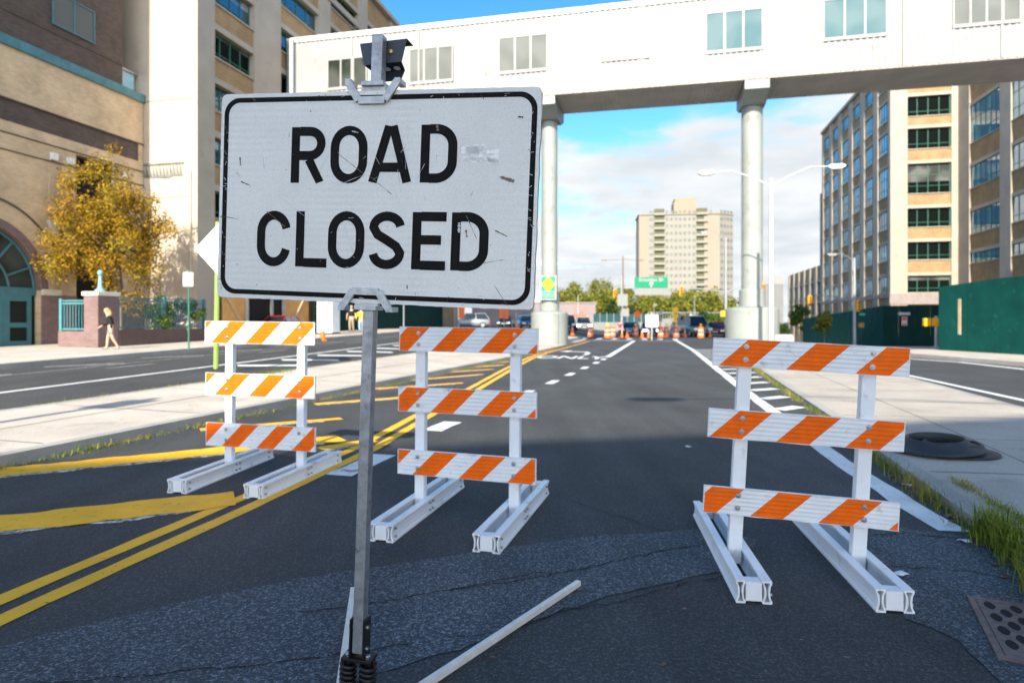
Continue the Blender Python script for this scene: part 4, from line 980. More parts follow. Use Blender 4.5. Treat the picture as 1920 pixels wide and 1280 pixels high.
for u_ in (30.9, 33.2, 34.4): b.tube([Wp(-21.8, u_, .5) - gx, Wp(-21.8, u_, 2.9) - gx], .07, square=True)
b.tube([Wp(-21.8, 30.9, 2.9) - gx, Wp(-21.8, 34.4, 2.9) - gx], .07, square=True); b.build('bay_frame', mat('bay_grey', (.35, .34, .31), .7), pb)

# ------------------------------------------------------------------ trees and plants
def tree(name, label, x, y, h, cz, rx, rz, nl, ls, lm, tr=.12, seed=0, group=None, base=None, squash=1.0, nclump=40, lean=(0, 0), cat='tree', tight=1.0):
    rr = random.Random(seed); z0 = gz(x, y) if base is None else base
    t = thing(name, label, cat, (x, y, z0), (0, 0, 0), group)
    cl = []
    for i in range(nclump):
        while True:
            p = Vector((rr.uniform(-1, 1), rr.uniform(-1, 1), rr.uniform(-1, 1)))
            if .25 < p.length < 1: break
        f = .72 + .5 * mnoise.noise((p.x * 1.6 + seed, p.y * 1.6, p.z * 1.6))
        k = 1 - .35 * max(0, p.z)
        cl.append((Vector((p.x * rx * f * k + lean[0], p.y * rx * f * squash * k + lean[1], cz + p.z * rz * (f + .12))), rr.uniform(.22, .42) * rx * tight))
    b = MB(); r0 = random.Random(seed + 1)
    tp = [(0, 0, -.1), (.03, 0, cz * .35), (lean[0] * .3 - .04, 0, cz * .7), (lean[0] * .7, lean[1] * .7, cz * 1.05), (lean[0], lean[1], cz + rz * .6)]
    b.tube(tp, [tr * 1.25, tr, tr * .8, tr * .5, tr * .15], 8)
    for c, _ in cl[:14]:
        s = Vector(tp[2]).lerp(Vector(tp[3]), r0.uniform(-.3, 1)); mid = s.lerp(c, .5) + Vector((0, 0, -.06 * rz)); b.tube([s, mid, c], [tr * .4, tr * .25, tr * .06], 5)
    b.build('trunk', BARK, t)
    b = MB(); v = b.v; fcs = b.f
    wts = [c[1] ** 2 for c in cl]
    for c, r in rr.choices(cl, wts, k=nl):
        d = Vector((rr.gauss(0, 1), rr.gauss(0, 1), rr.gauss(0, .75))); d = d.normalized() * r * rr.random() ** .45
        p = c + d
        n_ = (d.normalized() * .6 + Vector((rr.uniform(-1, 1), rr.uniform(-1, 1), rr.uniform(-.2, 1)))).normalized()
        a = n_.cross(Vector((rr.uniform(-1, 1), rr.uniform(-1, 1), rr.uniform(-1, 1)))).normalized(); e = n_.cross(a)
        s = ls * rr.uniform(.6, 1.3); o = len(v)
        v.append(tuple(p - a * s)); v.append(tuple(p + e * s * .5)); v.append(tuple(p + a * s)); v.append(tuple(p - e * s * .5 + n_ * s * .15))
        fcs.append([o, o + 1, o + 2, o + 3]); b.m.append(0); b.s.append(False)
    b.build('crown', lm, t); return t
tx, ty = at(226, 28)
tree('street_tree', 'yellowing street tree in front of the tan brick building', tx, ty, 9, 5.0, 2.95, 3.4, 24000, .064, LEAFY, .13, 7, lean=(-.2, -.3), nclump=110, tight=.56, base=gz(tx, ty) + .15)
for (v, u, hh, lm, nl, lab, sd_) in [(-21.6, 24.2, 1.2, LEAFG, 1800, 'leafy green shrub spilling over the teal railing', 3), (-21.7, 26.0, 1.15, LEAFG, 1300, 'green shrub by the end of the teal railing', 5), (-21.62, 25.3, .8, BLOSS, 700, 'pale blossoming bush behind the teal railing', 8)]:
    x, y = xy(v, u); tree('shrub', lab, x, y, 2, 1.35 if lm is LEAFG else .95, .85, hh * .6, nl, .075, lm, .04, sd_, cat='shrub', base=gvu(v, u) + .15, nclump=24)
far = [(1052, 125, 8.2, LEAFO), (1082, 120, 8.0, LEAFO), (1112, 128, 9.6, LEAFO), (1140, 124, 9.0, LEAFO), (1168, 132, 9.2, LEAFO), (1205, 128, 6.8, LEAFO), (1236, 122, 7.4, LEAFO), (1270, 126, 8.0, LEAFO), (1302, 121, 8.2, LEAFO), (1335, 124, 9.0, LEAFO), (1368, 120, 8.6, LEAFO), (1400, 126, 8.0, LEAFO)]
flab = ['behind the left bridge column', 'over the pink wall near the column', 'tallest over the pink wall', 'over the right end of the pink wall', 'behind the bronze lamp post', 'under the green overhead sign', 'just right of the green overhead sign', 'below the hanging left signal', 'behind the yellow warning signs', 'at the foot of the apartment tower corner', 'beside the signal pole at the tower corner', 'behind the right bridge column']
for i, (px, d, hgt, lm) in enumerate(far):
    x, y = at(px, d); tree('park_tree', 'olive green park tree ' + flab[i], x, y, hgt, hgt * .56, 3.6, hgt * .44, 2600, .27, lm, .16, 20 + i, 'park trees across the junction', nclump=46)
for i, (px, d, hgt, lm, lab) in enumerate([(1146, 95, 4.6, LEAFD, 'dark green tree beside the end of the pink wall'), (1186, 100, 4.2, LEAFD, 'dark green bush behind the orange diamond sign'), (1322, 92, 3.0, LEAFD, 'small dark conifer behind the grey truck'), (1340, 84, 2.4, LEAFG, 'short shrub above the red car'),
                                          (1434, 100, 5.5, LEAFD, 'dark tree between the column and the lamp post'), (1466, 96, 3.6, LEAFD, 'low dark tree beyond the white board'), (1372, 88, 2.6, LEAFG, 'green shrub behind the signal pole'), (830, 105, 6.5, LEAFO, 'yellow green tree far left behind the maroon container'), (1234, 100, 3.2, LEAFD, 'dark shrub behind the white square board')]):
    x, y = at(px, d); tree('park_tree', lab, x, y, hgt, hgt * .6, 1.7, hgt * .45, 1100, .2, lm, .1, 60 + i, nclump=22)
for i, (px, d, cz, rr_, lm, lab) in enumerate([(1497, 62, 2.6, 1.15, LEAFG, 'bright green young street tree by the white board'), (1545, 60, 2.35, 1.05, LEAFO, 'dull olive young street tree before the green hoarding')]):
    x, y = at(px, d); tree('young_tree', lab, x, y, 3, cz, rr_, 1.15, 1500, .12, lm, .05, 80 + i, nclump=20)

# grass along kerbs
def grass(name, pts, n, hr, spread, off, seed, label, clump=.9, dens=None):
    b = MB(); rr = random.Random(seed)
    segs = [(a, c, math.hypot(c[0] - a[0], c[1] - a[1])) for a, c in zip(pts, pts[1:])]; tot = sum(s[2] for s in segs)
    for _ in range(n):
        t = (rr.random() ** (dens or 1)) * tot
        for a, c, L in segs:
            if t <= L: break
            t -= L
        f = min(1, t / L); v = a[0] + (c[0] - a[0]) * f; u = a[1] + (c[1] - a[1]) * f
        k = mnoise.noise((v * 1.5, u * clump, seed)) * .5 + .5
        if rr.random() > k * 1.5 - .22: continue
        v += rr.gauss(0, spread); x, y = xy(v, u); z = gvu(v, u) + off - .02
        h = rr.uniform(*hr) * (.35 + k); ang = rr.uniform(0, 6.28); ln = rr.uniform(.15, .9) * h; wd = rr.uniform(.0022, .0045) * (1 if hr[1] < .3 else 1.1)
        dx_, dy_ = math.cos(ang), math.sin(ang); px_, py_ = -dy_ * wd, dx_ * wd; o = len(b.v)
        b.v += [(x - px_, y - py_, z), (x + px_, y + py_, z), (x + dx_ * ln * .35 + px_ * .8, y + dy_ * ln * .35 + py_ * .8, z + h * .65), (x + dx_ * ln * .35 - px_ * .8, y + dy_ * ln * .35 - py_ * .8, z + h * .65), (x + dx_ * ln, y + dy_ * ln, z + h * rr.uniform(.7, 1))]
        b.f += [[o, o + 1, o + 2, o + 3], [o + 3, o + 2, o + 4]]; b.m += [0, 0]; b.s += [False, False]
    return stuff(b.build(name, GRASS), label, 'grass')
grass('kerb_grass', [(2.13, 3.6), (2.2, 5.2), (2.3, 7), (2.5, 10.4), (2.9, 19), (3.3, 26)], 6000, (.03, .15), .06, .02, 1, 'ragged green grass growing along the right kerb', 1.1, 1.55)
grass('tuft_grass', [(2.02, 3.85), (2.2, 4.3), (2.25, 5.1)], 2400, (.09, .30), .07, .04, 2, 'tall grass tuft at the near end of the right kerb', 2.2)
grass('joint_grass', [(2.50, 4.6), (2.56, 5.4), (2.62, 6.6)], 1500, (.02, .08), .03, .075, 4, 'short grass in the kerb joint of the right pavement', 2)
grass('median_grass', [(-6.45, 4.5), (-6.42, 6), (-6.15, 12), (-5.95, 15.5), (-5.45, 24), (-5.2, 30)], 9000, (.03, .11), .05, .0, 5, 'short grass along the left median kerb', 1.6)
grass('median_weeds', [(-8.95, 11.5), (-9.0, 13), (-9.05, 14.4)], 1500, (.04, .14), .10, .13, 6, 'weeds at the foot of the green sign post', 2)
grass('median_edge_weeds', [(-9.35, 8), (-9.2, 12), (-9.1, 16), (-8.9, 22)], 1500, (.03, .10), .05, .13, 9, 'thin weeds along the far edge of the median', 1.5)
# dry leaves and litter
b = MB(); rr = random.Random(31)
for i in range(150):
    u = 4.2 + rr.random() ** 1.5 * 5; v = lerp_line(ISLL, u) - abs(rr.gauss(.06, .06)); x, y = xy(v, u); s = rr.uniform(.012, .035); a = rr.uniform(0, 6.28)
    b.add([(x + s * math.cos(a + k), y + s * math.sin(a + k) * .7, .008 + rr.uniform(0, .02)) for k in (0, 1.4, 3.1, 4.6)], [(0, 1, 2, 3)])
for i in range(26):
    px, py = rr.uniform(300, 1750), rr.uniform(930, 1270); v, u = GVU(px, py); x, y = xy(v, u); s = rr.uniform(.006, .016); a = rr.uniform(0, 6.28)
    b.add([(x + s * math.cos(a + k), y + s * math.sin(a + k) * .6, .009 + rr.uniform(0, .006)) for k in (0, 1.4, 3.1, 4.6)], [(0, 1, 2, 3)])
stuff(b.build('dry_leaves', DEAD), 'brown dry leaves scattered along the kerb and road', 'leaves')
for i, (px, py, s, lab) in enumerate([(1700, 912, .055, 'crumpled white paper beside the grass under the barricade'), (1808, 1018, .055, 'torn white paper scrap near the grass tuft'), (1688, 1080, .05, 'white paper scrap behind the right barricade foot'), (660, 882, .12, 'flattened pale plastic scrap beside the yellow line'), (1290, 840, .06, 'pale scrap lying in the middle of the dark road')]):
    v, u = GVU(px, py); x, y = xy(v, u); b = MB(); r5 = random.Random(i)
    P = [(s * math.cos(a) * r5.uniform(.5, 1.2), s * .7 * math.sin(a) * r5.uniform(.5, 1.2), .006 + r5.uniform(0, .02)) for a in [k * .785 for k in range(8)]]
    b.add(P + [(0, 0, .022)], [(k, (k + 1) % 8, 8) for k in range(8)]); o = b.build('paper_scrap', PAPER, None, (x, y, .006)); tag(o, lab, 'litter')

# ------------------------------------------------------------------ rubber rings and drain grate
def rubber_ring(label, x, y, z, s, tilt):
    b = MB(); b.lathe([(.27 * s, .015), (.262 * s, .105), (.278 * s, .116), (.294 * s, .104), (.325 * s, .058), (.43 * s, .022), (.455 * s, .020), (.46 * s, .004), (.44 * s, 0), (.28 * s, 0), (.27 * s, .015)], 48)
    o = b.build('rubber_ring', RUB, None, (x, y, z), merge=True); o.rotation_euler = tilt; return tag(o, label, 'drum base', 'rubber drum bases on the pavement')
rx_, ry_ = at(1786, 6.95); rubber_ring('black rubber drum base lying underneath the other ring', rx_, ry_, .080, .93, (0, 0, 0))
rx_, ry_ = at(1755, 6.95); rubber_ring('black rubber drum base on top, tilted over the other ring', rx_, ry_, .128, .98, (R(1.5), R(-3.0), 0))
gt = thing('drain_grate', 'rusty brown drain grate with oval holes set in the road', 'drain', (0, 0, 0))
b = MB(); c0 = [GVU(1812, 1119), GVU(2010, 1150), GVU(2160, 1360), GVU(1935, 1290)]
q = [Vector(xy(*c0[0]))]; ex = (Vector(xy(*GVU(1990, 1147))) - q[0]).normalized(); ey = Vector((ex.y, -ex.x)); 
if ey.y > 0: ey = -ey
gt.location = (q[0].x, q[0].y, 0); gt.rotation_euler = (0, 0, math.atan2(ex.y, ex.x)); 
GW, GD = .62, .72
b.box(0, GW, -GD, 0, .002, .007); 
for a in ((0, GW, -.03, 0), (0, GW, -GD, -GD + .03), (0, .03, -GD + .03, -.03), (GW - .03, GW, -GD + .03, -.03)): b.box(*a, .0072, .013)
b.build('frame', IRON, gt)
b = MB(); b.box(.036, GW - .036, -GD + .036, -.036, .0072, .0105); b.build('plate', IRON, gt)
b = MB()
for j in range(8):
    for i in range(5 - j % 2):
        cx_ = .085 + i * .112 + (.056 if j % 2 else 0); cy_ = -.095 - j * .076
        b.add([(cx_ + .026 * math.cos(k * math.pi / 8) * (1 - .25 * abs(math.sin(k * math.pi / 8))), cy_ + .052 * math.sin(k * math.pi / 8), .0114) for k in range(16)], [list(range(16))])
b.build('holes', DARK, gt)

# ------------------------------------------------------------------ street furniture
def post_sign(name, label, x, y, z, h, pm, plates, cat='sign', pw=.03, face=0.0, lean=0):
    t = thing(name, label, cat, (x, y, z), (0, lean, face))
    b = MB(); b.tube([(0, 0, -.05), (0, 0, h)], pw, 8); b.build('post', pm, t)
    for (shape, cz, w, hh, m, dxx) in plates:
        b = MB()
        if shape == 'rect': P = rrect(w, hh, min(w, hh) * .08, 3)
        elif shape == 'dia': P = [(0, hh / 2), (w / 2, 0), (0, -hh / 2), (-w / 2, 0)]
        else: P = [(w / 2 * math.cos(k * math.pi / 10), hh / 2 * math.sin(k * math.pi / 10)) for k in range(20)]
        b.prism([(px + dxx, pz + cz) for px, pz in P], 'y', -pw - .025, -pw - .005); b.build('plate', m, t)
    return t
x, y = at(405, 16.2)
t = thing('warning_sign', 'back of a cream diamond sign on a bright green post behind the big sign', 'sign', (x, y, gz(x, y) + .13), (0, R(.9), R(-8)))
b = MB(); b.tube([(0, 0, -.02), (0, 0, 3.7)], .038, square=True); b.box(-.06, -.04, -.02, .02, 0, 3.7); b.box(.04, .06, -.02, .02, 0, 3.7); b.build('post', GPOST, t)
b = MB(); b.prism([(.10, 3.0 + .66), (.76, 3.0), (.10, 3.0 - .66), (-.56, 3.0)], 'y', -.10, -.07); b.build('plate', SIGNCR, t)
x, y = at(354, 23.4); post_sign('parking_sign', 'small white sign on a thin dark green post by the brick garden wall', x, y, gz(x, y) + .15, 2.9, GPOST2, [('rect', 2.55, .38, .52, SIGNWH, 0)], pw=.032)
# column sign
d = dof(1030, UCc) - .75; x, y = at(1028, d)
cs = thing('column_sign', 'green sign with yellow diamond strapped to the left bridge column', 'sign', (x, y, 0), (0, 0, -TH * .3))
w_, z0_, z1_ = 30 * d / F, hz(562, d), hz(517, d); b = MB(); b.box(-w_ / 2, w_ / 2, 0, .04, z0_, z1_); b.build('border', SIGNWH, cs)
b = MB(); b.box(-w_ * .44, w_ * .44, -.006, -.001, z0_ + .05, z1_ - .05); b.build('face', SIGNG, cs)
zc = z1_ - .5; b = MB(); b.prism([(0, zc + .43), (.38, zc), (0, zc - .43), (-.38, zc)], 'y', -.014, -.008); b.build('diamond', SIGNY, cs)
b = MB()
for zq in (zc + .2, zc - .22): b.box(-.05, .05, -.020, -.016, zq - .04, zq + .04)
b.build('symbol', BLK, cs)
b = MB(); r6 = random.Random(2)
for row, (zq, n) in enumerate(((z0_ + .47, 6), (z0_ + .33, 7), (z0_ + .19, 6))):
    for i in range(n): xx = -w_ * .38 + w_ * .76 * i / (n - 1); b.box(xx - .032, xx + .028, -.012, -.007, zq - .04, zq + .03 + r6.uniform(-.02, .02))
b.build('lettering', SIGNWH, cs)

def drum(label, x, y, tilt=0, light=False, s=1.0):
    t = thing('traffic_drum', label, 'traffic drum', (x, y, gz(x, y)), (0, tilt, 0), 'orange striped traffic drums at the junction')
    b = MB(); b.lathe([(.29 * s, .06), (.285 * s, .26), (.27 * s, .27), (.268 * s, .44), (.255 * s, .45), (.252 * s, .62), (.24 * s, .63), (.236 * s, .80), (.222 * s, .81), (.215 * s, .95), (.17 * s, 1.0), (0, 1.01)], 18, ms=[0, 0, 1, 0, 0, 0, 1, 0, 0, 0, 0]); b.build('body', [SIGNO, SIGNWH], t)
    b = MB(); b.lathe([(.0, 0), (.36, 0), (.36, .04), (.30, .07), (.28, .07)], 18); b.build('base', RUB, t)
    if light:
        b = MB(); b.tube([(0, 0, 1.0), (0, 0, 1.12)], .03, 6); b.tube([(0, -.05, 1.2), (0, .05, 1.2)], .10, 12); b.build('warning_light', SIGYEL, t)
    return t
for px, py, tilt, lt, lab in [(1107, 632.5, R(5), 0, 'leaning orange drum nearest the left bridge column'), (1139, 634.5, 0, 1, 'orange drum with lamp just left of the walking person'), (1148, 633, R(3), 0, 'orange drum half hidden beside the lamped drum'), (1192, 632, 0, 1, 'orange drum with lamp before the blue car'), (1239, 633, R(-2), 0, 'left drum of the touching pair right of the white board'), (1249, 632.6, R(1), 1, 'right drum of the touching pair right of the white board'),
                            (1268, 633, 0, 1, 'orange drum in front of the pale flowering bush'), (1314, 634, 0, 1, 'orange drum at the corner of the grey truck'), (1124, 621, 0, 0, 'left drum of the small distant pair'), (1132, 621, 0, 0, 'right drum of the small distant pair'), (1091, 622, 0, 0, 'distant drum in front of the white car')]:
    x, y = at(px, CAMH * F / (py - HZ)); drum(lab, x, y, tilt, lt)
def cone(label, x, y, h=.9, z=None):
    t = thing('traffic_cone', label, 'traffic cone', (x, y, gz(x, y) if z is None else z), (0, 0, .3), 'orange traffic cones')
    k = h / .9; b = MB(); b.lathe([(.15 * k, .03), (.115 * k, .30 * k), (.095 * k, .45 * k), (.065 * k, .66 * k), (.055 * k, .72 * k), (.03 * k, .9 * k), (0, .9 * k)], 14, ms=[0, 0, 1, 0, 1, 0]); b.build('body', [SIGNO, SIGNWH], t)
    b = MB(); b.box(-.19 * k, .19 * k, -.19 * k, .19 * k, 0, .035); b.build('base', SIGNO if h > .8 else RUB, t)
for px, d, h, lab in [(1073, 60, .95, 'cone standing alone right of the left column drum'), (1166, 58, .8, 'cone beside the walking person'), (1176, 59, .9, 'second cone right of the walking person'), (1204, 58, .9, 'cone between the lamped drum and the white board'), (970, 62, .95, 'cone just left of the bridge column base'), (1151, 60, .85, 'cone touching the drum with a lamp'), (1216, 57, .8, 'cone under the white square board'), (1284, 60, .85, 'cone left of the grey truck'), (1331, 61, .85, 'cone in front of the red car'), (919, 70, .6, 'small cone right of the silver car'), (933, 72, .4, 'smallest cone below the orange boards')]:
    x, y = at(px, d); cone('orange ' + lab, x, y, h)
x, y = at(605, 33.5); cone('tall orange cone with white collar by the left kerb', x, y, .95)
# street lamps
def arm_lamp(name, label, x, y, h, arms, pm, r=.09, z=None, rot=0, head=.75):
    t = thing(name, label, 'street lamp', (x, y, gz(x, y) if z is None else z), (0, 0, rot))
    b = MB(); b.lathe([(r * 1.9, -.05), (r * 1.9, .18), (r * 1.3, .3), (r * 1.15, .35)], 12); b.tube([(0, 0, .2), (0, 0, h * .5), (0, 0, h)], [r, r * .85, r * .62], 10); b.build('pole', pm, t)
    for (dx_, dz, rise) in arms:
        b = MB(); b.tube([(0, 0, h - .35), (dx_ * .35, 0, h - .35 + (dz + .35) * .55 + rise * .3), (dx_ * .7, 0, h - .35 + (dz + .35) * .88 + rise), (dx_, 0, h + dz)], [.035, .03, .028, .025], 7); b.build('arm', pm, t)
        s = 1 if dx_ > 0 else -1; b = MB(); b.M = Matrix.Translation((dx_, 0, h + dz)) @ Matrix.Diagonal((s, 1, 1, 1))
        b.prism([(-.05, -.02), (.05, -.10), (head * .9, -.10), (head, -.02), (head * .85, .07), (.1, .07)], 'y', -.15, .15, 0); b.prism([(.12, -.14), (head * .8, -.14), (head * .85, -.102), (.08, -.102)], 'y', -.12, .12, 1); b.build('lamp_head', [pm, HEAD], t, bevel=.02)
    return t
x, y = at(1446, 30); arm_lamp('double_street_lamp', 'tall pale double armed street lamp before the right bridge column', x, y, 8.1, [(-2.55, .45, .12), (2.45, .45, .12)], POLEW, .13, .07, -TH, .75)
x, y = at(1168, 75); arm_lamp('bronze_street_lamp', 'bronze double armed lamp post by the overhead sign', x, y, 9.1, [(-1.9, -.45, 0), (1.9, -.45, 0)], BRONZE, .12, head=.6)
x, y = at(1602, 60); arm_lamp('signal_lamp_post', 'pale grey pole with one lamp arm before the green hoarding', x, y, 8.4, [(-1.7, .35, .15)], POLE, .16, head=.9)
x, y = at(1361, 70); arm_lamp('signal_lamp_post', 'grey signal pole with curved lamp arm against the apartment tower', x, y, 10.6, [(-2.1, .6, .3)], POLE, .17, head=.7)
# lamp standing behind the photographer, its shadow falls on the road
arm_lamp('street_lamp', 'tall street lamp on the right pavement behind the viewpoint', 5.6, -3.4, 8.7, [(-6.4, .35, .2)], POLE, .11, .13, R(-3), 1.05)
# side pole outside the left edge
t = thing('sign_pole', 'plain grey pole on the left median outside the picture', 'pole', (-7.9, 4.0, .13)); b = MB(); b.tube([(0, 0, 0), (0, 0, 4.2)], .07, 8); b.build('post', POLE, t); b = MB(); b.prism(rrect(.5, .6, .05, 3), 'y', -.1, -.08); b.M = Matrix.Translation((0, 0, 3.8)); b.v = [(p[0], p[1], p[2] + 3.8) for p in b.v]; b.build('plate', SIGNBK, t)
# traffic signals
def signal(label, x, y, z, rot=0, s=1.0, group='yellow traffic signals over the junction'):
    t = thing('traffic_signal', label, 'traffic signal', (x, y, z), (0, 0, rot), group)
    b = MB(); b.box(-.17 * s, .17 * s, -.12, .12, -.5 * s, .5 * s); b.box(-.03, .03, -.03, .03, .5 * s, .75 * s); b.build('housing', SIGYEL, t, bevel=.02)
    for k, zz_ in enumerate((.32, 0, -.32)):
        b = MB(); b.M = Matrix.Translation((0, -.125, zz_ * s)) @ Matrix.Rotation(R(90), 4, 'X'); b.lathe([(0, .0), (.11 * s, .0)], 12, 0); b.lathe([(.125 * s, -.002), (.125 * s, .16)], 12, 1)
        b.build('lens', [mat('lens_' + ('red', 'amber', 'green')[k], ((.10, .01, .01), (.12, .06, .01), (.01, .08, .05))[k], .3), SIGYEL], t)
    return t
for px, py, d, lab in [(1153, 551, 75, 'yellow traffic signal hanging left of the bronze lamp'), (1277, 546, 70, 'yellow traffic signal hanging in front of the apartment tower'), (1431, 542, 70, 'yellow traffic signal beside the right bridge column'), (1518, 564, 62, 'yellow traffic signal hanging before the low warehouse'), (1609, 574, 59.7, 'yellow traffic signal on the lamp post by the green hoarding')]:
    x, y = at(px, d); signal(lab, x, y, hz(py, d))
def mast(label, px0, px1, py0, py1, d, sag=.2):
    x0, y0 = at(px0, d); x1, y1 = at(px1, d); t = thing('mast_arm', label, 'mast arm', (x0, y0, hz(py0, d)))
    b = MB(); dz = hz(py1, d) - hz(py0, d); b.tube([(0, 0, 0), ((x1 - x0) * .5, 0, dz * .6 + sag), (x1 - x0, 0, dz)], [.07, .055, .04], 7); b.build('arm', POLE, t)
mast('thin signal arm reaching left from the tower signal pole', 1361, 1270, 548, 540, 70, .1); mast('thin signal arm reaching right behind the bridge column', 1361, 1436, 548, 530, 70, .3)
mast('signal arm reaching left over the young trees', 1602, 1512, 565, 551, 60, .1); mast('signal arm left of the bronze lamp', 1168, 1150, 540, 543, 75)
for px, d, py, lab in [(1361, 69.7, 588, 'pair of yellow pedestrian signals on the tower signal pole'), (1746, 31.5, 604, 'yellow pedestrian signals at the edge of the green hoarding')]:
    x, y = at(px, d); t = thing('pedestrian_signal', lab, 'pedestrian signal', (x, y, hz(py, d)), (0, 0, R(-8)))
    for s in (-1, 1):
        b = MB(); k = 1.0 if d > 50 else .62; b.box(s * .33 * k - .24 * k, s * .33 * k + .24 * k, -.2 * k, .2 * k, -.32 * k if d > 50 else -.2, .32 * k if d > 50 else .2); b.build('housing', SIGYEL, t, bevel=.03)
    if d < 50:
        b = MB(); b.tube([(.22, 0, -1.45), (.22, 0, .3)], .07, 10); b.lathe([(.16, -1.5), (.16, -1.3), (.08, -1.15)], 10, c=(.22, 0, 0)); b.build('pole', POLE, t)
# overhead sign
x, y = at(1221, 75); t = thing('overhead_sign', 'green overhead direction sign with white arrow above the junction', 'road sign', (x, y, 0))
w_ = 62 * 75 / F; za, zb, zc_ = hz(553, 75), hz(540, 75), hz(519.5, 75)
b = MB(); b.box(-w_ / 2, w_ / 2, 0, .06, zb + .02, zc_); b.build('panel', SIGNG, t); b = MB(); b.box(-w_ / 2, w_ / 2, .0, .06, za, zb); b.build('lower_panel', SIGNBK, t)
b = MB(); text_mesh('Brooklyn Br', .56, b, Matrix.Translation((0, -.02, zc_ - .33)) @ Matrix.Rotation(R(90), 4, 'X'), 0, 1.0, .006, 1.05)
zq = zb + .12; b.add([(-.09, -.02, zq), (.09, -.02, zq), (.09, -.02, zq + .32), (-.09, -.02, zq + .32)], [(0, 1, 2, 3)]); b.add([(-.28, -.021, zq + .3), (.28, -.021, zq + .3), (0, -.021, zq + .66)], [(0, 1, 2)])
b.build('lettering', SIGNWH, t)
b = MB(); b.tube([(-3.5, .15, zb), (w_ / 2, .15, zb)], .08, 8); b.tube([(-3.45, .15, gz(x - 3.4, y)), (-3.45, .15, zc_ + .3)], .14, 8); b.build('gantry', POLE, t)
x, y = at(1167, 74); t = post_sign('information_sign', 'pale grey sign boards on the pole left of the green overhead sign', x, y, gz(x, y), 4.7, POLE, [('rect', 3.95, 1.2, 1.4, SIGNBK, 0), ('rect', 2.5, .9, .9, SIGNBK, .3), ('rect', 1.0, .6, .7, SIGNG, .5)], pw=.07)
# ground signs at the junction
for px, d, h, plates, lab, nm, pm in [
    (1195, 62, 2.6, [('dia', 2.2, .85, .85, SIGNO, 0)], 'orange diamond sign above the blue car', 'warning_sign', POLE),
    (1222, 50, 2.2, [('rect', 1.52, 1.02, 1.02, SIGNWH, 0)], 'blank white square board on a post in mid road', 'sign_board', POLEW),
    (1266, 64, 3.2, [('disc', 2.6, .65, .62, SIGNY, 0), ('dia', 2.0, .72, .66, SIGNY, 0), ('rect', 1.53, .36, .36, SIGNY, 0)], 'stacked yellow warning signs over the flowering bush', 'warning_sign', POLE),
    (1238, 66, 2.6, [('rect', 2.3, .36, .36, SIGNWH, 0), ('rect', 1.75, .36, .55, SIGNBK, 0)], 'two small white plates on a pole right of the white board', 'parking_sign', POLE),
    (1295, 70, 2.5, [('disc', 2.1, .38, .38, SIGNWH, 0), ('rect', 1.65, .36, .4, SIGNWH, 0)], 'small white signs left of the conifer', 'parking_sign', POLE),
    (945, 66, 2.2, [('rect', 1.55, .42, .95, SIGNO, -.26), ('rect', 1.5, .42, .95, SIGNO, .26)], 'twin orange boards on a grey pole left of the column', 'warning_sign', POLE),
    (861, 66, 2.6, [('rect', 1.75, .62, 1.3, SIGNO, .25)], 'orange board on a white post by the silver car', 'warning_sign', POLEW),
    (968, 64, 2.0, [('rect', 1.75, .12, .12, GPOST2, 0)], 'bare pale green post left of the bridge column', 'sign_post', mat('pale_green', (.35, .48, .36), .6)),
    (757, 48, 2.6, [('rect', 2.4, .2, .25, SIGNBK, 0)], 'slim grey post before the dark green hoarding', 'sign_post', POLE),
    (1302, 72, 4.4, [('rect', 1.9, .5, .6, SIGNBK, 0)], 'grey pole with a control box behind the grey truck', 'signal_post', POLE),
    (1084, 90, 4.6, [('rect', .9, .4, .5, SIGNO, .2)], 'thin pale pole in front of the pink wall', 'lamp_pole', POLEW),
    (1226, 95, 4.2, [('rect', 3.9, .5, .25, SIGNBK, .2)], 'thin pole among the trees under the green sign', 'lamp_pole', POLE),
    (1382, 90, 4.6, [('rect', 4.4, .6, .3, SIGNBK, .2)], 'thin lamp pole left of the right bridge column', 'lamp_pole', POLEW),
    (604, 36, 2.9, [('rect', 1.75, .22, .95, SIGNWH, 0)], 'blue grey post with white sleeve behind the tall cone', 'sign_post', mat('slate_blue', (.14, .22, .28), .6))]:
    x, y = at(px, d); z = gz(x, y) + (.15 if px in (604, 757) else 0); post_sign(nm, lab, x, y, z, h, pm, plates, pw=.045)
# one-way and parking signs fixed to the hoarding
v, u = vof(1694, 66.1), 66.1; x, y = xy(v, u); d = dof(1694, u)
t = thing('one_way_sign', 'white arrow sign over a red and white plate on the dark hoarding', 'sign', (x, y - .08, 0), (0, 0, -TH))
zA = hz(588, d); b = MB(); b.prism([(-.52, zA), (-.28, zA + .2), (-.28, zA + .12), (.5, zA + .12), (.5, zA - .12), (-.28, zA - .12), (-.28, zA - .2)], 'y', -.05, 0); b.build('arrow', SIGNWH, t)
b = MB(); b.box(-.2, .25, -.05, 0, zA - 1.1, zA - .28); b.build('plate', SIGNWH, t)
for za_, zb_ in ((.62, .34), (1.05, .92)):
    b = MB(); b.box(-.16, .20, -.056, -.051, zA - za_, zA - zb_); b.build('red_band', RED, t)
x, y = at(1612, 59.8); t = thing('street_name_sign', 'small green street sign and yellow box on the pale grey pole', 'sign', (x, y, 0), (0, 0, 0)); b = MB(); b.box(-.05, .5, -.02, .02, hz(591, 60), hz(587, 60)); b.build('plate', mat('street_sign_green', (.02, .40, .28), .4), t); b = MB(); b.box(-.1, .35, -.12, .12, hz(614, 60), hz(605, 60)); b.build('signal_box', mat('box_brown', (.30, .16, .04), .5), t)
x, y = at(1471, 29); t = thing('sign_back_board', 'white rounded board leaning low beside the double lamp post', 'board', (x, y, gz(x, y) + .07), (R(-6), 0, R(-10)))
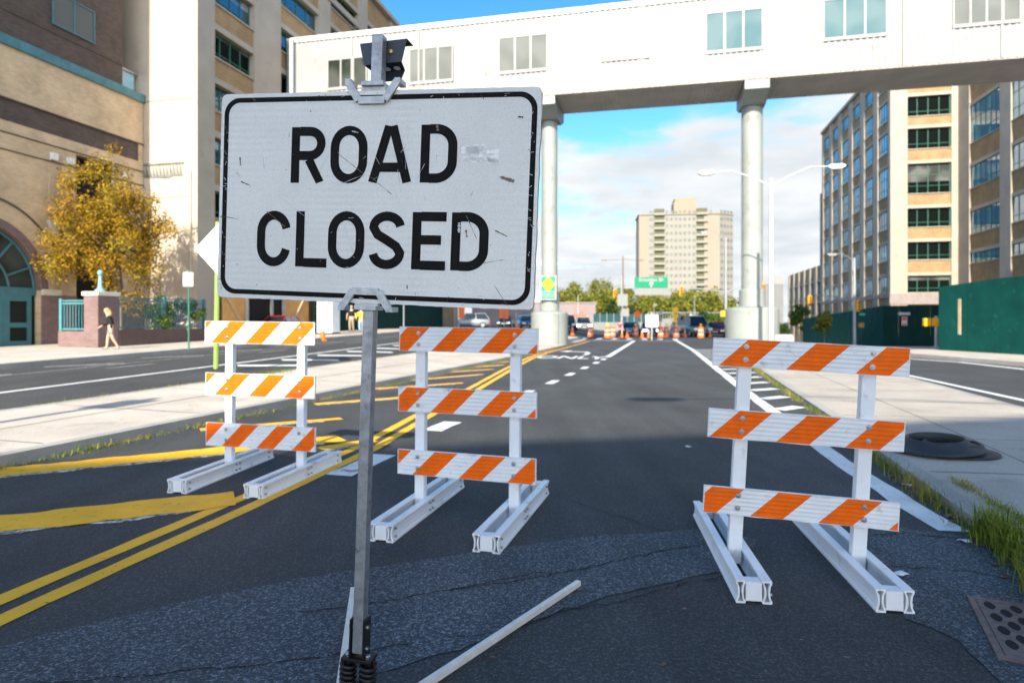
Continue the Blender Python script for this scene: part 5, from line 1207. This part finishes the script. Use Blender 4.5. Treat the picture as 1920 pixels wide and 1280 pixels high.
b = MB(); b.prism([(px_, pz_ + .42) for px_, pz_ in rrect(.80, .84, .10, 5)], 'y', -.02, .03); b.build('panel', SIGNBK, t, bevel=.005)
b = MB(); b.box(-.03, .03, -.035, -.021, .03, .45); b.box(-.25, .25, -.035, -.0215, .45, .5); b.build('brace', POLEW, t)

# ------------------------------------------------------------------ cars
def car(label, x, y, rot, m, kind='sedan', lights=False, z=None):
    L, Wd, Hh = {'sedan': (4.6, 1.8, 1.45), 'suv': (4.6, 1.85, 1.72), 'van': (5.2, 2.0, 2.05)}[kind]
    t = thing('parked_car' if not lights else 'waiting_car', label, 'car', (x, y, gz(x, y) if z is None else z), (0, 0, rot), 'cars around the junction')
    h = L / 2; belt = Hh * (.60 if kind != 'van' else .55)
    st = [(-h, .45, belt * .86, .80), (-h + .12, .30, belt * .98, .93), (-h + .9, .24, belt, .99), (0, .24, belt, 1), (h - 1.25, .24, belt * .96, 1), (h - .35, .26, belt * .80, .95), (h - .05, .36, belt * .70, .86), (h, .45, belt * .60, .78)]
    b = MB(); vs = []
    for yy, zb, zt, wf in st:
        ww = Wd / 2 * wf; vs += [(-ww * .94, yy, zb), (-ww, yy, zb + .14), (-ww, yy, zt - .12), (-ww * .90, yy, zt), (ww * .90, yy, zt), (ww, yy, zt - .12), (ww, yy, zb + .14), (ww * .94, yy, zb)]
    n = len(st); fs = [(i * 8 + j, i * 8 + (j + 1) % 8, (i + 1) * 8 + (j + 1) % 8, (i + 1) * 8 + j) for i in range(n - 1) for j in range(8)] + [tuple(range(8))[::-1], tuple(range((n - 1) * 8, n * 8))]
    b.add(vs, fs, 0, True)
    y0, y1, y2, y3 = {'sedan': (-h + .55, -h + 1.25, .35, 1.15), 'suv': (-h + .1, -h + .55, .45, 1.2), 'van': (-h + .06, -h + .2, .9, 1.6)}[kind]
    wb, wt = Wd / 2 * .90, Wd / 2 * .72
    b.box(-wt * 1.02, wt * 1.02, y1 - .05, y2 + .05, Hh - .07, Hh, 0)
    for s in (-1, 1):
        for ya, yb2 in ((y0, y1), (y3, y2), ((y1 + y2) / 2, (y1 + y2) / 2)): b.tube([(s * wb, ya, belt - .02), (s * wt, yb2, Hh - .04)], .04, 5, 0)
    b.build('body', m, t)
    b = MB(); A = [(-wb, y0, belt - .01), (wb, y0, belt - .01), (wb, y3, belt - .01), (-wb, y3, belt - .01), (-wt, y1, Hh - .05), (wt, y1, Hh - .05), (wt, y2, Hh - .05), (-wt, y2, Hh - .05)]
    b.add(A, [(0, 1, 5, 4), (1, 2, 6, 5), (2, 3, 7, 6), (3, 0, 4, 7)]); b.build('windows', CARGL, t)
    for sx in (-1, 1):
        for yy in (-h + .85, h - .9):
            b = MB(); b.M = Matrix.Translation((sx * (Wd / 2 - .09), yy, .33)) @ Matrix.Rotation(R(90), 4, 'Y'); b.lathe([(0, -.11), (.30, -.11), (.34, -.07), (.34, .07), (.30, .11), (.22, .115)], 18); wh = b.build('wheel', TYRE, t)
            b = MB(); b.M = Matrix.Translation((sx * (Wd / 2 - .09), yy, .33)) @ Matrix.Rotation(R(90), 4, 'Y'); b.lathe([(0, .118), (.21, .118), (.22, .10)], 14); b.lathe([(0, -.118), (.21, -.118), (.22, -.10)], 14); b.build('rim', RIM, wh)
        b = MB(); b.box(sx * Wd * .36 - .2, sx * Wd * .36 + .2, h - .14, h + .012, belt * .56, belt * .74); b.build('headlight', HEADON if lights else HEAD, t, bevel=.03)
        b = MB(); b.box(sx * Wd * .38 - .14, sx * Wd * .38 + .14, -h - .012, -h + .1, belt * .66, belt * .86); b.build('taillight', TAIL, t)
    b = MB(); b.box(-.26, .26, h + .001, h + .03, .42, .54); b.box(-.26, .26, -h - .03, -h - .001, .52, .64); b.build('number_plate', SIGNWH, t)
    b = MB(); b.box(-Wd * .33, Wd * .33, h - .05, h + .006, .50, .66); b.build('grille', BLACKM, t)
    return t
C = lambda n, c: mat('car_' + n, c, .25, .35, .03, 1, spec=.6)
for px, d, rot, col, kind, lt, lab in [(882, 75, 92, C('silver', (.26, .29, .32)), 'suv', 0, 'silver car seen from the side left of the bridge column'), (986, 72, 190, C('blue', (.06, .20, .42)), 'sedan', 0, 'blue car tucked behind the left bridge column base'), (950, 84, 170, C('navy', (.02, .04, .09)), 'sedan', 0, 'dark blue car behind the twin orange boards'),
                                  (1064, 72, 175, C('black', (.015, .016, .02)), 'suv', 0, 'black car just right of the left column base'), (1093, 77, 178, C('white', (.36, .37, .38)), 'suv', 1, 'white car with lit headlights facing the drums'), (1183, 68, 165, C('sky', (.16, .34, .50)), 'sedan', 0, 'light blue car behind the lamped drum'),
                                  (1219, 67, 172, C('steel', (.10, .18, .28)), 'sedan', 1, 'steel blue car with lit headlights behind the white board'), (1252, 100, 172, C('pale', (.5, .56, .62)), 'sedan', 0, 'distant pale car over the touching pair of drums'), (1300, 64, 185, C('grey', (.20, .22, .22)), 'van', 0, 'grey truck on the right of the junction'),
                                  (1343, 64, 160, C('red', (.30, .03, .03)), 'sedan', 0, 'red car left of the tower signal pole'), (1372, 74, 120, C('maroon', (.18, .03, .03)), 'sedan', 0, 'maroon car behind the tower signal pole'), (1272, 92, 172, C('navy', (.02, .04, .09)), 'sedan', 0, 'dark distant car behind the yellow signs')]:
    x, y = at(px, d); car(lab, x, y, R(rot), col, kind, lt)
x, y = xy(-21.0, 32.4); car('red car parked inside the dark loading bay', x + .2, y, R(170), C('scarlet', (.30, .012, .012)), 'sedan', 0, gvu(-21, 32) + .15).scale = (.8, .8, .8)

# ------------------------------------------------------------------ people
def skin(name, pts, edges, radii, m, parent, sub=1):
    me = bpy.data.meshes.new(name); me.from_pydata(pts, edges, []); me.materials.append(m); o = bpy.data.objects.new(name, me); COL.objects.link(o); o.parent = parent
    sk = o.modifiers.new('skin', 'SKIN'); sk.use_smooth_shade = True
    d = me.skin_vertices[0].data
    for i, r in enumerate(radii): d[i].radius = (r, r) if not isinstance(r, tuple) else r
    d[0].use_root = True
    if sub: s = o.modifiers.new('sub', 'SUBSURF'); s.levels = sub; s.render_levels = sub
    return o
def person(label, x, y, z, rot, height, top, bottom, hair, stride=.0, arms=((.05, -.05), (.05, .05)), shorts=False, longhair=False, bow=0.0, sleeves=True):
    k = height / 1.72; t = thing('person', label, 'person', (x, y, z), (0, 0, rot)); t.scale = (k, k, k)
    P = [(0, 0, .93), (0, .01, 1.08), (0, .03 + bow * .3, 1.28), (0, .02 + bow * .6, 1.40), (0, .03 + bow * .9, 1.49), (0, .05 + bow * 1.2, 1.60), (0, .05 + bow * 1.3, 1.69)]
    Rr = [.135, .125, (.165, .12), .10, .052, (.088, .10), .07]; E = [(i, i + 1) for i in range(6)]
    def addc(par, pts, rs):
        i0 = par
        for p, r in zip(pts, rs): P.append(p); Rr.append(r); E.append((i0, len(P) - 1)); i0 = len(P) - 1
        return i0
    legs = []; armsj = []
    for s in (-1, 1):
        st = stride * s; L = [(s * .10, .01, .86), (s * .10, st * .45 + .03, .48), (s * .095, st - .03 - (.06 if st < 0 else 0), .09), (s * .095, st + .10, .035)]; addc(0, L, [.095, .062, .042, .036]); legs.append(L)
    for s, (fw, out) in zip((-1, 1), arms):
        sh = (s * .18, .02 + bow * .6, 1.38); el = (s * (.235 + abs(out)), .0 + fw * .4 + bow * .5, 1.11); wr = (s * (.235 + abs(out) * .6), .06 + fw + bow * .5, .88 + max(0, fw) * .55)
        w0 = addc(3, [sh, el, wr], [.058, .042, .028]); armsj.append([sh, el, wr])
        d = (Vector(wr) - Vector(el)).normalized(); palm = Vector(wr) + d * .07; pi = addc(w0, [tuple(palm)], [.032])
        side = Vector((0, 1, 0))
        for q, ln in ((-.024, .07), (-.008, .082), (.008, .078), (.024, .062)): addc(pi, [tuple(palm + side * q + d * .035), tuple(palm + side * q * 1.2 + d * (.03 + ln) - Vector((s * .012, 0, 0)))], [.009, .007])
        addc(w0, [tuple(Vector(wr) + d * .04 + side * .035), tuple(Vector(wr) + d * .075 + side * .05)], [.010, .008])
    skin('body', P, E, Rr, SKIN, t)
    q = [(0, 0, .95), P[1], P[2], P[3]]; rq = [.150, .142, (.183, .14), .115]; e = [(0, 1), (1, 2), (2, 3)]
    for A in armsj:
        pts = A[:3] if sleeves else [A[0], tuple(Vector(A[0]).lerp(Vector(A[1]), .6))]; i0 = 3
        for p, r in zip(pts, [.075, .058, .044]): q.append(p); rq.append(r); e.append((i0, len(q) - 1)); i0 = len(q) - 1
    skin('shirt', q, e, rq, top, t)
    q = [(0, 0, .97), (0, 0, .90)]; rq = [.148, .142]; e = [(0, 1)]
    for L in legs:
        pts = L[:2] if shorts else L[:3]; i0 = 1
        if shorts: pts = [L[0], tuple(Vector(L[0]).lerp(Vector(L[1]), .75))]
        for p, r in zip(pts, [.112, .085, .062]): q.append(p); rq.append(r); e.append((i0, len(q) - 1)); i0 = len(q) - 1
    skin('trousers', q, e, rq, bottom, t)
    hx, hy, hzz = P[5]; b = MB(); b.M = Matrix.Translation((0, hy - .018, hzz + .035)) @ Matrix.Diagonal((.102, .118, .115, 1)); b.lathe([(math.cos(R(a)), math.sin(R(a))) for a in range(-10, 91, 12)], 14)
    if longhair: b.M = Matrix.Identity(4); b.tube([(0, hy - .08, hzz + .05), (0, hy - .12, hzz - .08), (0, hy - .13, hzz - .25)], [.085, .09, .05], 10)
    b.build('hair', hair, t)
    b = MB()
    for s in (-1, 1):
        b.M = Matrix.Translation((s * .033, hy + .092, hzz + .005)); b.lathe([(0, -.010), (.010, 0), (0, .010)], 8)
    b.build('eyes', HAIRD, t); b = MB(); b.add([(-.014, hy + .088, hzz - .035), (.014, hy + .088, hzz - .035), (0, hy + .118, hzz - .032), (0, hy + .09, hzz + .01)], [(0, 1, 2), (0, 2, 3), (1, 3, 2)]); b.build('nose', SKIN, t)
    for s in (-1, 1):
        b = MB(); L = legs[0 if s < 0 else 1][2]; b.box(L[0] - .045, L[0] + .045, L[1] - .07, L[1] + .19, .0, .075); b.build('shoe', CBLACK if not shorts else CBEIGE, t, bevel=.025)
    return t
x, y = at(208, 23.6); person('blonde woman in black top and beige shorts walking past the brick pillar', x, y, gz(x, y) + .15, R(125), 1.50, CBLACK, CBEIGE, HAIRB, .17, ((-.10, -.03), (.20, -.04)), True, True, .09)
x, y = at(659, 44); person('man in black shirt and khaki trousers beside a yellow vested worker', x, y, gz(x, y) + .13, R(175), 1.78, CBLACK, CKHAKI, HAIRG, .05, ((.15, .10), (.05, .06)), sleeves=False)
x, y = at(677, 43); person('worker in a yellow vest and pale jeans by the left kerb', x, y, gz(x, y) + .05, R(20), 1.72, CYEL, CJEAN, mat('pink_cap', (.5, .25, .25), .7), .08, ((.12, .08), (.0, .05)))
x, y = at(1162, 53); person('person in a pink top walking on the crossing among the drums', x, y, gz(x, y), R(190), 1.56, CPINK, CNAVY, HAIRD, .16, ((.1, .03), (.25, .02)), longhair=True, sleeves=False)

# ------------------------------------------------------------------ far things
def block(name, label, px0, px1, d, z1, m, depth=12, cat='building', z0=None, rot=0.0):
    x0, y0 = at(px0, d); x1, _ = at(px1, d); g = gz((x0 + x1) / 2, d) if z0 is None else z0
    t = thing(name, label, cat, (x0, y0, g), (0, 0, rot)); return t, x1 - x0, z1 - g
t, w_, h_ = block('low_wall_building', 'long low pink rendered building behind the left column', 885, 1117, 110, 4.6, None)
b = MB(); b.box(0, w_, 0, 9, -.5, h_); b.build('wall', mat('pink_render', (.235, .195, .20), .8, var=.06, vs=.5), t); b = MB(); b.box(-.1, w_ + .15, -.15, 9.15, h_, h_ + .18); b.build('roof', mat('pale_parapet', (.27, .25, .25), .7), t)
for i in range(6):
    b = MB(); b.box(w_ * (.1 + .15 * i), w_ * (.1 + .15 * i) + 1.1, -.05, .05, 1.2, 2.4); b.build('window', mat('render_panel', (.20, .165, .17), .7), t)
t, w_, h_ = block('mesh_fence', 'dark teal mesh fence on a concrete barrier across the junction', 1112, 1215, 92, 2.55, None, cat='fence')
b = MB(); b.prism([(-.3, -.2), (.3, -.2), (.22, .3), (.12, 1.35), (-.12, 1.35), (-.22, .3)], 'x', 0, w_); b.build('barrier', mat('barrier_concrete', (.19, .205, .20), .8), t)
b = MB(); b.box(0, w_, -.02, .02, 1.35, h_); b.build('mesh_panel', mat('teal_mesh', (.008, .055, .065), .7, var=.25, vs=2), t)
for i in range(9): b = MB(); b.tube([(w_ * i / 8, -.06, 1.2), (w_ * i / 8, -.06, h_ + .1)], .05, 6); b.build('post', POLE, t)
t, w_, h_ = block('barrier_wall', 'pale concrete barrier wall below the trees on the right', 1215, 1400, 96, 1.9, None, cat='wall')
b = MB(); b.prism([(-.3, -1.6), (.3, -1.6), (.15, h_), (-.15, h_)], 'x', 0, w_); b.build('barrier', mat('barrier_concrete', (.19, .205, .20), .8), t)
b = MB()
for i in range(40): b.box(w_ * i / 40, w_ * i / 40 + .05, -.03, .03, h_, h_ + .9)
b.box(0, w_, -.04, .04, h_ + .85, h_ + .95); b.build('railing', POLE, t)
x, y = at(835, 76); t = thing('skip_container', 'maroon waste container left of the silver car', 'container', (x - 1.2, y, gz(x, y)))
b = MB(); b.box(0, 2.4, 0, 1.6, .1, 1.45); b.build('body', mat('maroon', (.11, .02, .025), .6), t, bevel=.03); b = MB()
for i in range(6): b.box(.1 + .42 * i, .17 + .42 * i, -.05, -.001, .15, 1.4)
b.build('ribs', mat('maroon_rib', (.14, .03, .035), .6), t)
x, y = at(616, 39); t = thing('portable_toilet', 'white portable cabin on the pavement before the green hoarding', 'cabin', (x, y, gz(x, y) + .15), (0, 0, -TH))
b = MB(); b.box(-.5, .5, -.5, .5, .08, 2.0); b.build('body', mat('cabin_white', (.78, .82, .84), .5), t, bevel=.03); b = MB(); b.box(-.56, .56, -.56, .56, 2.0, 2.12); b.build('roof', SIGNWH, t); b = MB(); b.box(-.36, .36, -.53, -.501, .15, 1.85); b.build('door', mat('cabin_door', (.70, .78, .82), .5), t); b = MB(); b.box(-.56, .56, -.5, .5, 0, .08); b.build('skid', DARK, t)
x, y = at(1262, 60.5); tree('flowering_bush', 'pale flowering bush among the drums under the yellow signs', x, y, 1.3, .75, .75, .55, 420, .09, BLOSS, .03, 91, cat='shrub', nclump=20)
x, y = at(1088, 82); t = thing('work_platform', 'small orange lift platform in front of the pink wall', 'lift', (x, y, gz(x, y))); b = MB(); b.box(-.75, .75, -.5, .5, 1.75, 1.95); b.build('deck', SIGNO, t); b = MB(); b.tube([(-.5, 0, 0), (.5, 0, 1.75)], .06, 6); b.tube([(.5, 0, 0), (-.5, 0, 1.75)], .06, 6); b.build('scissor', POLE, t); b = MB()
for s in (-.72, .72): b.tube([(s, -.45, 1.95), (s, -.45, 2.9)], .03, 6)
b.tube([(-.72, -.45, 2.9), (.72, -.45, 2.9)], .03, 6); b.build('railing', SIGNO, t)

# apartment tower
D = 300.0; x0, y0 = at(1198, D); s = D / F
t = thing('apartment_tower', 'tall cream apartment tower with two stacks of dark balconies', 'building', (x0, y0, gz(x0, 126)), (0, 0, R(-6)))
Wt = 147 * s; Ht_ = hz(392, D); NF = 17; fh_ = (Ht_ + 2) / NF
TC = mat('tower_brick', (.22, .208, .178), .8, var=.05, vs=.1); TP = mat('tower_pink', (.26, .20, .155), .8, var=.04, vs=.1)
b = MB(); b.box(0, Wt, 0, 16, 0, Ht_, 0); b.box(.3, 16 * s, -.25, -.01, 0, Ht_ - .5, 1); b.box(Wt - 28 * s, Wt - 3 * s, -.25, -.01, 0, Ht_ - .5, 1)
b.box(-.4, Wt + .4, -.5, 16.4, Ht_, Ht_ + .5, 2)
b.M = Matrix.Translation((Wt, 0, 0)) @ RP(36); b.box(0.02, 9.0, .02, 12, 0, Ht_, 0); b.box(0, 9.2, -.3, 12, Ht_ + .01, Ht_ + .51, 2); b.M = Matrix.Identity(4)
b.box(66 * s, 108 * s, 3, 12, Ht_ + .5, Ht_ + 6.5, 1); b.box(68 * s, 106 * s, 3.2, 11.8, Ht_ + 6.5, Ht_ + 8.2, 2)
b.build('wall', [TC, TP, mat('tower_trim', (.22, .19, .12), .7)], t)
TW = mat('tower_window', (.11, .13, .125), .3, var=.5, vs=.9); TB = mat('balcony_dark', (.09, .085, .045), .8)
for k in range(NF):
    z = 1.0 + fh_ * k; b = MB()
    for q in ([19 * s + 2.9 * s * i for i in range(3)] + [49 * s + 8.2 * s * i for i in range(7)] + [128.5 * s]):
        if q > Wt - 30 * s and q < Wt - 20 * s: continue
        b.box(q, q + (4.9 * s if q > 40 * s else 2.2 * s), -.06, .02, z + .9, z + 2.3, 0)
    b.M = Matrix.Translation((Wt, 0, 0)) @ RP(36)
    for i in range(4): b.box(.7 + 2.2 * i, 1.9 + 2.2 * i, -.06, .03, z + .9, z + 2.3, 0)
    b.M = Matrix.Identity(4); b.build('glazing', TW, t)
    for a, c in ((28, 47), (105, 125)):
        b = MB(); b.box(a * s, c * s, -.02, .35, z + 1.15, z + fh_ - .1, 0); b.box(a * s, c * s, -1.3, -.021, z + .05, z + .2, 1); b.box(a * s, c * s, -1.3, -1.2, z + .2, z + 1.15, 1); b.build('balcony', [TB, mat('balcony_front', (.20, .21, .17), .7)], t)
D = 380.0; x0, y0 = at(1424, D); s = D / F; t = thing('office_tower', 'white ribbed office tower far right of the double lamp post', 'building', (x0, y0, -2.5), (0, 0, R(-4))); Ht_ = hz(518, D)
b = MB(); b.box(0, 44 * s, 0, 14, -1, Ht_ + 2.5, 0)
for i in range(15): b.box(i * 3.0 * s, i * 3.0 * s + 1.5 * s, -.5, -.01, -1, Ht_ - 2.5, 0)
b.box(-.2, 44.2 * s, -.6, 14.2, Ht_ - 2.4, Ht_ + 2.7, 0); b.build('wall', mat('tower_white', (.215, .215, .215), .6, var=.03), t)
b = MB()
for i in range(14): b.box(i * 3.0 * s + 1.55 * s, i * 3.0 * s + 2.95 * s, -.05, -.005, -1, Ht_ - 2.5)
b.build('window_strips', mat('strip_grey', (.13, .14, .15), .5), t)

# ------------------------------------------------------------------ unseen deck added to shade the near road, open below for low sky light
ew = thing('shade_deck', 'unseen deck on piers added behind the viewpoint to shade the near road', 'shadow caster', (-7.1, -18.4, 0), (0, 0, R(13)))
b = MB(); b.box(-120, 120, -17, 0, 12.4, 14.6); b.box(-120, 120, -.35, -.001, 14.6, 15.7); b.box(-120, 120, -17, -16.65, 14.6, 15.7)
b.box(3.2, 4.2, -.30, -.05, 15.7, 16.5); b.box(8.8, 10.2, -.30, -.05, 15.7, 16.4); b.box(-9, -7.5, -.30, -.05, 15.7, 16.2); b.build('deck', CREAM2, ew)
for i in range(11):
    for y_ in (-13.5, -3.5):
        b = MB(); b.M = Matrix.Translation((-110 + 22 * i + 5, y_, 0)); b.lathe([(.75, -.3), (.75, 11.2), (1.2, 12.4)], 16); b.build('pier', COLM, ew)
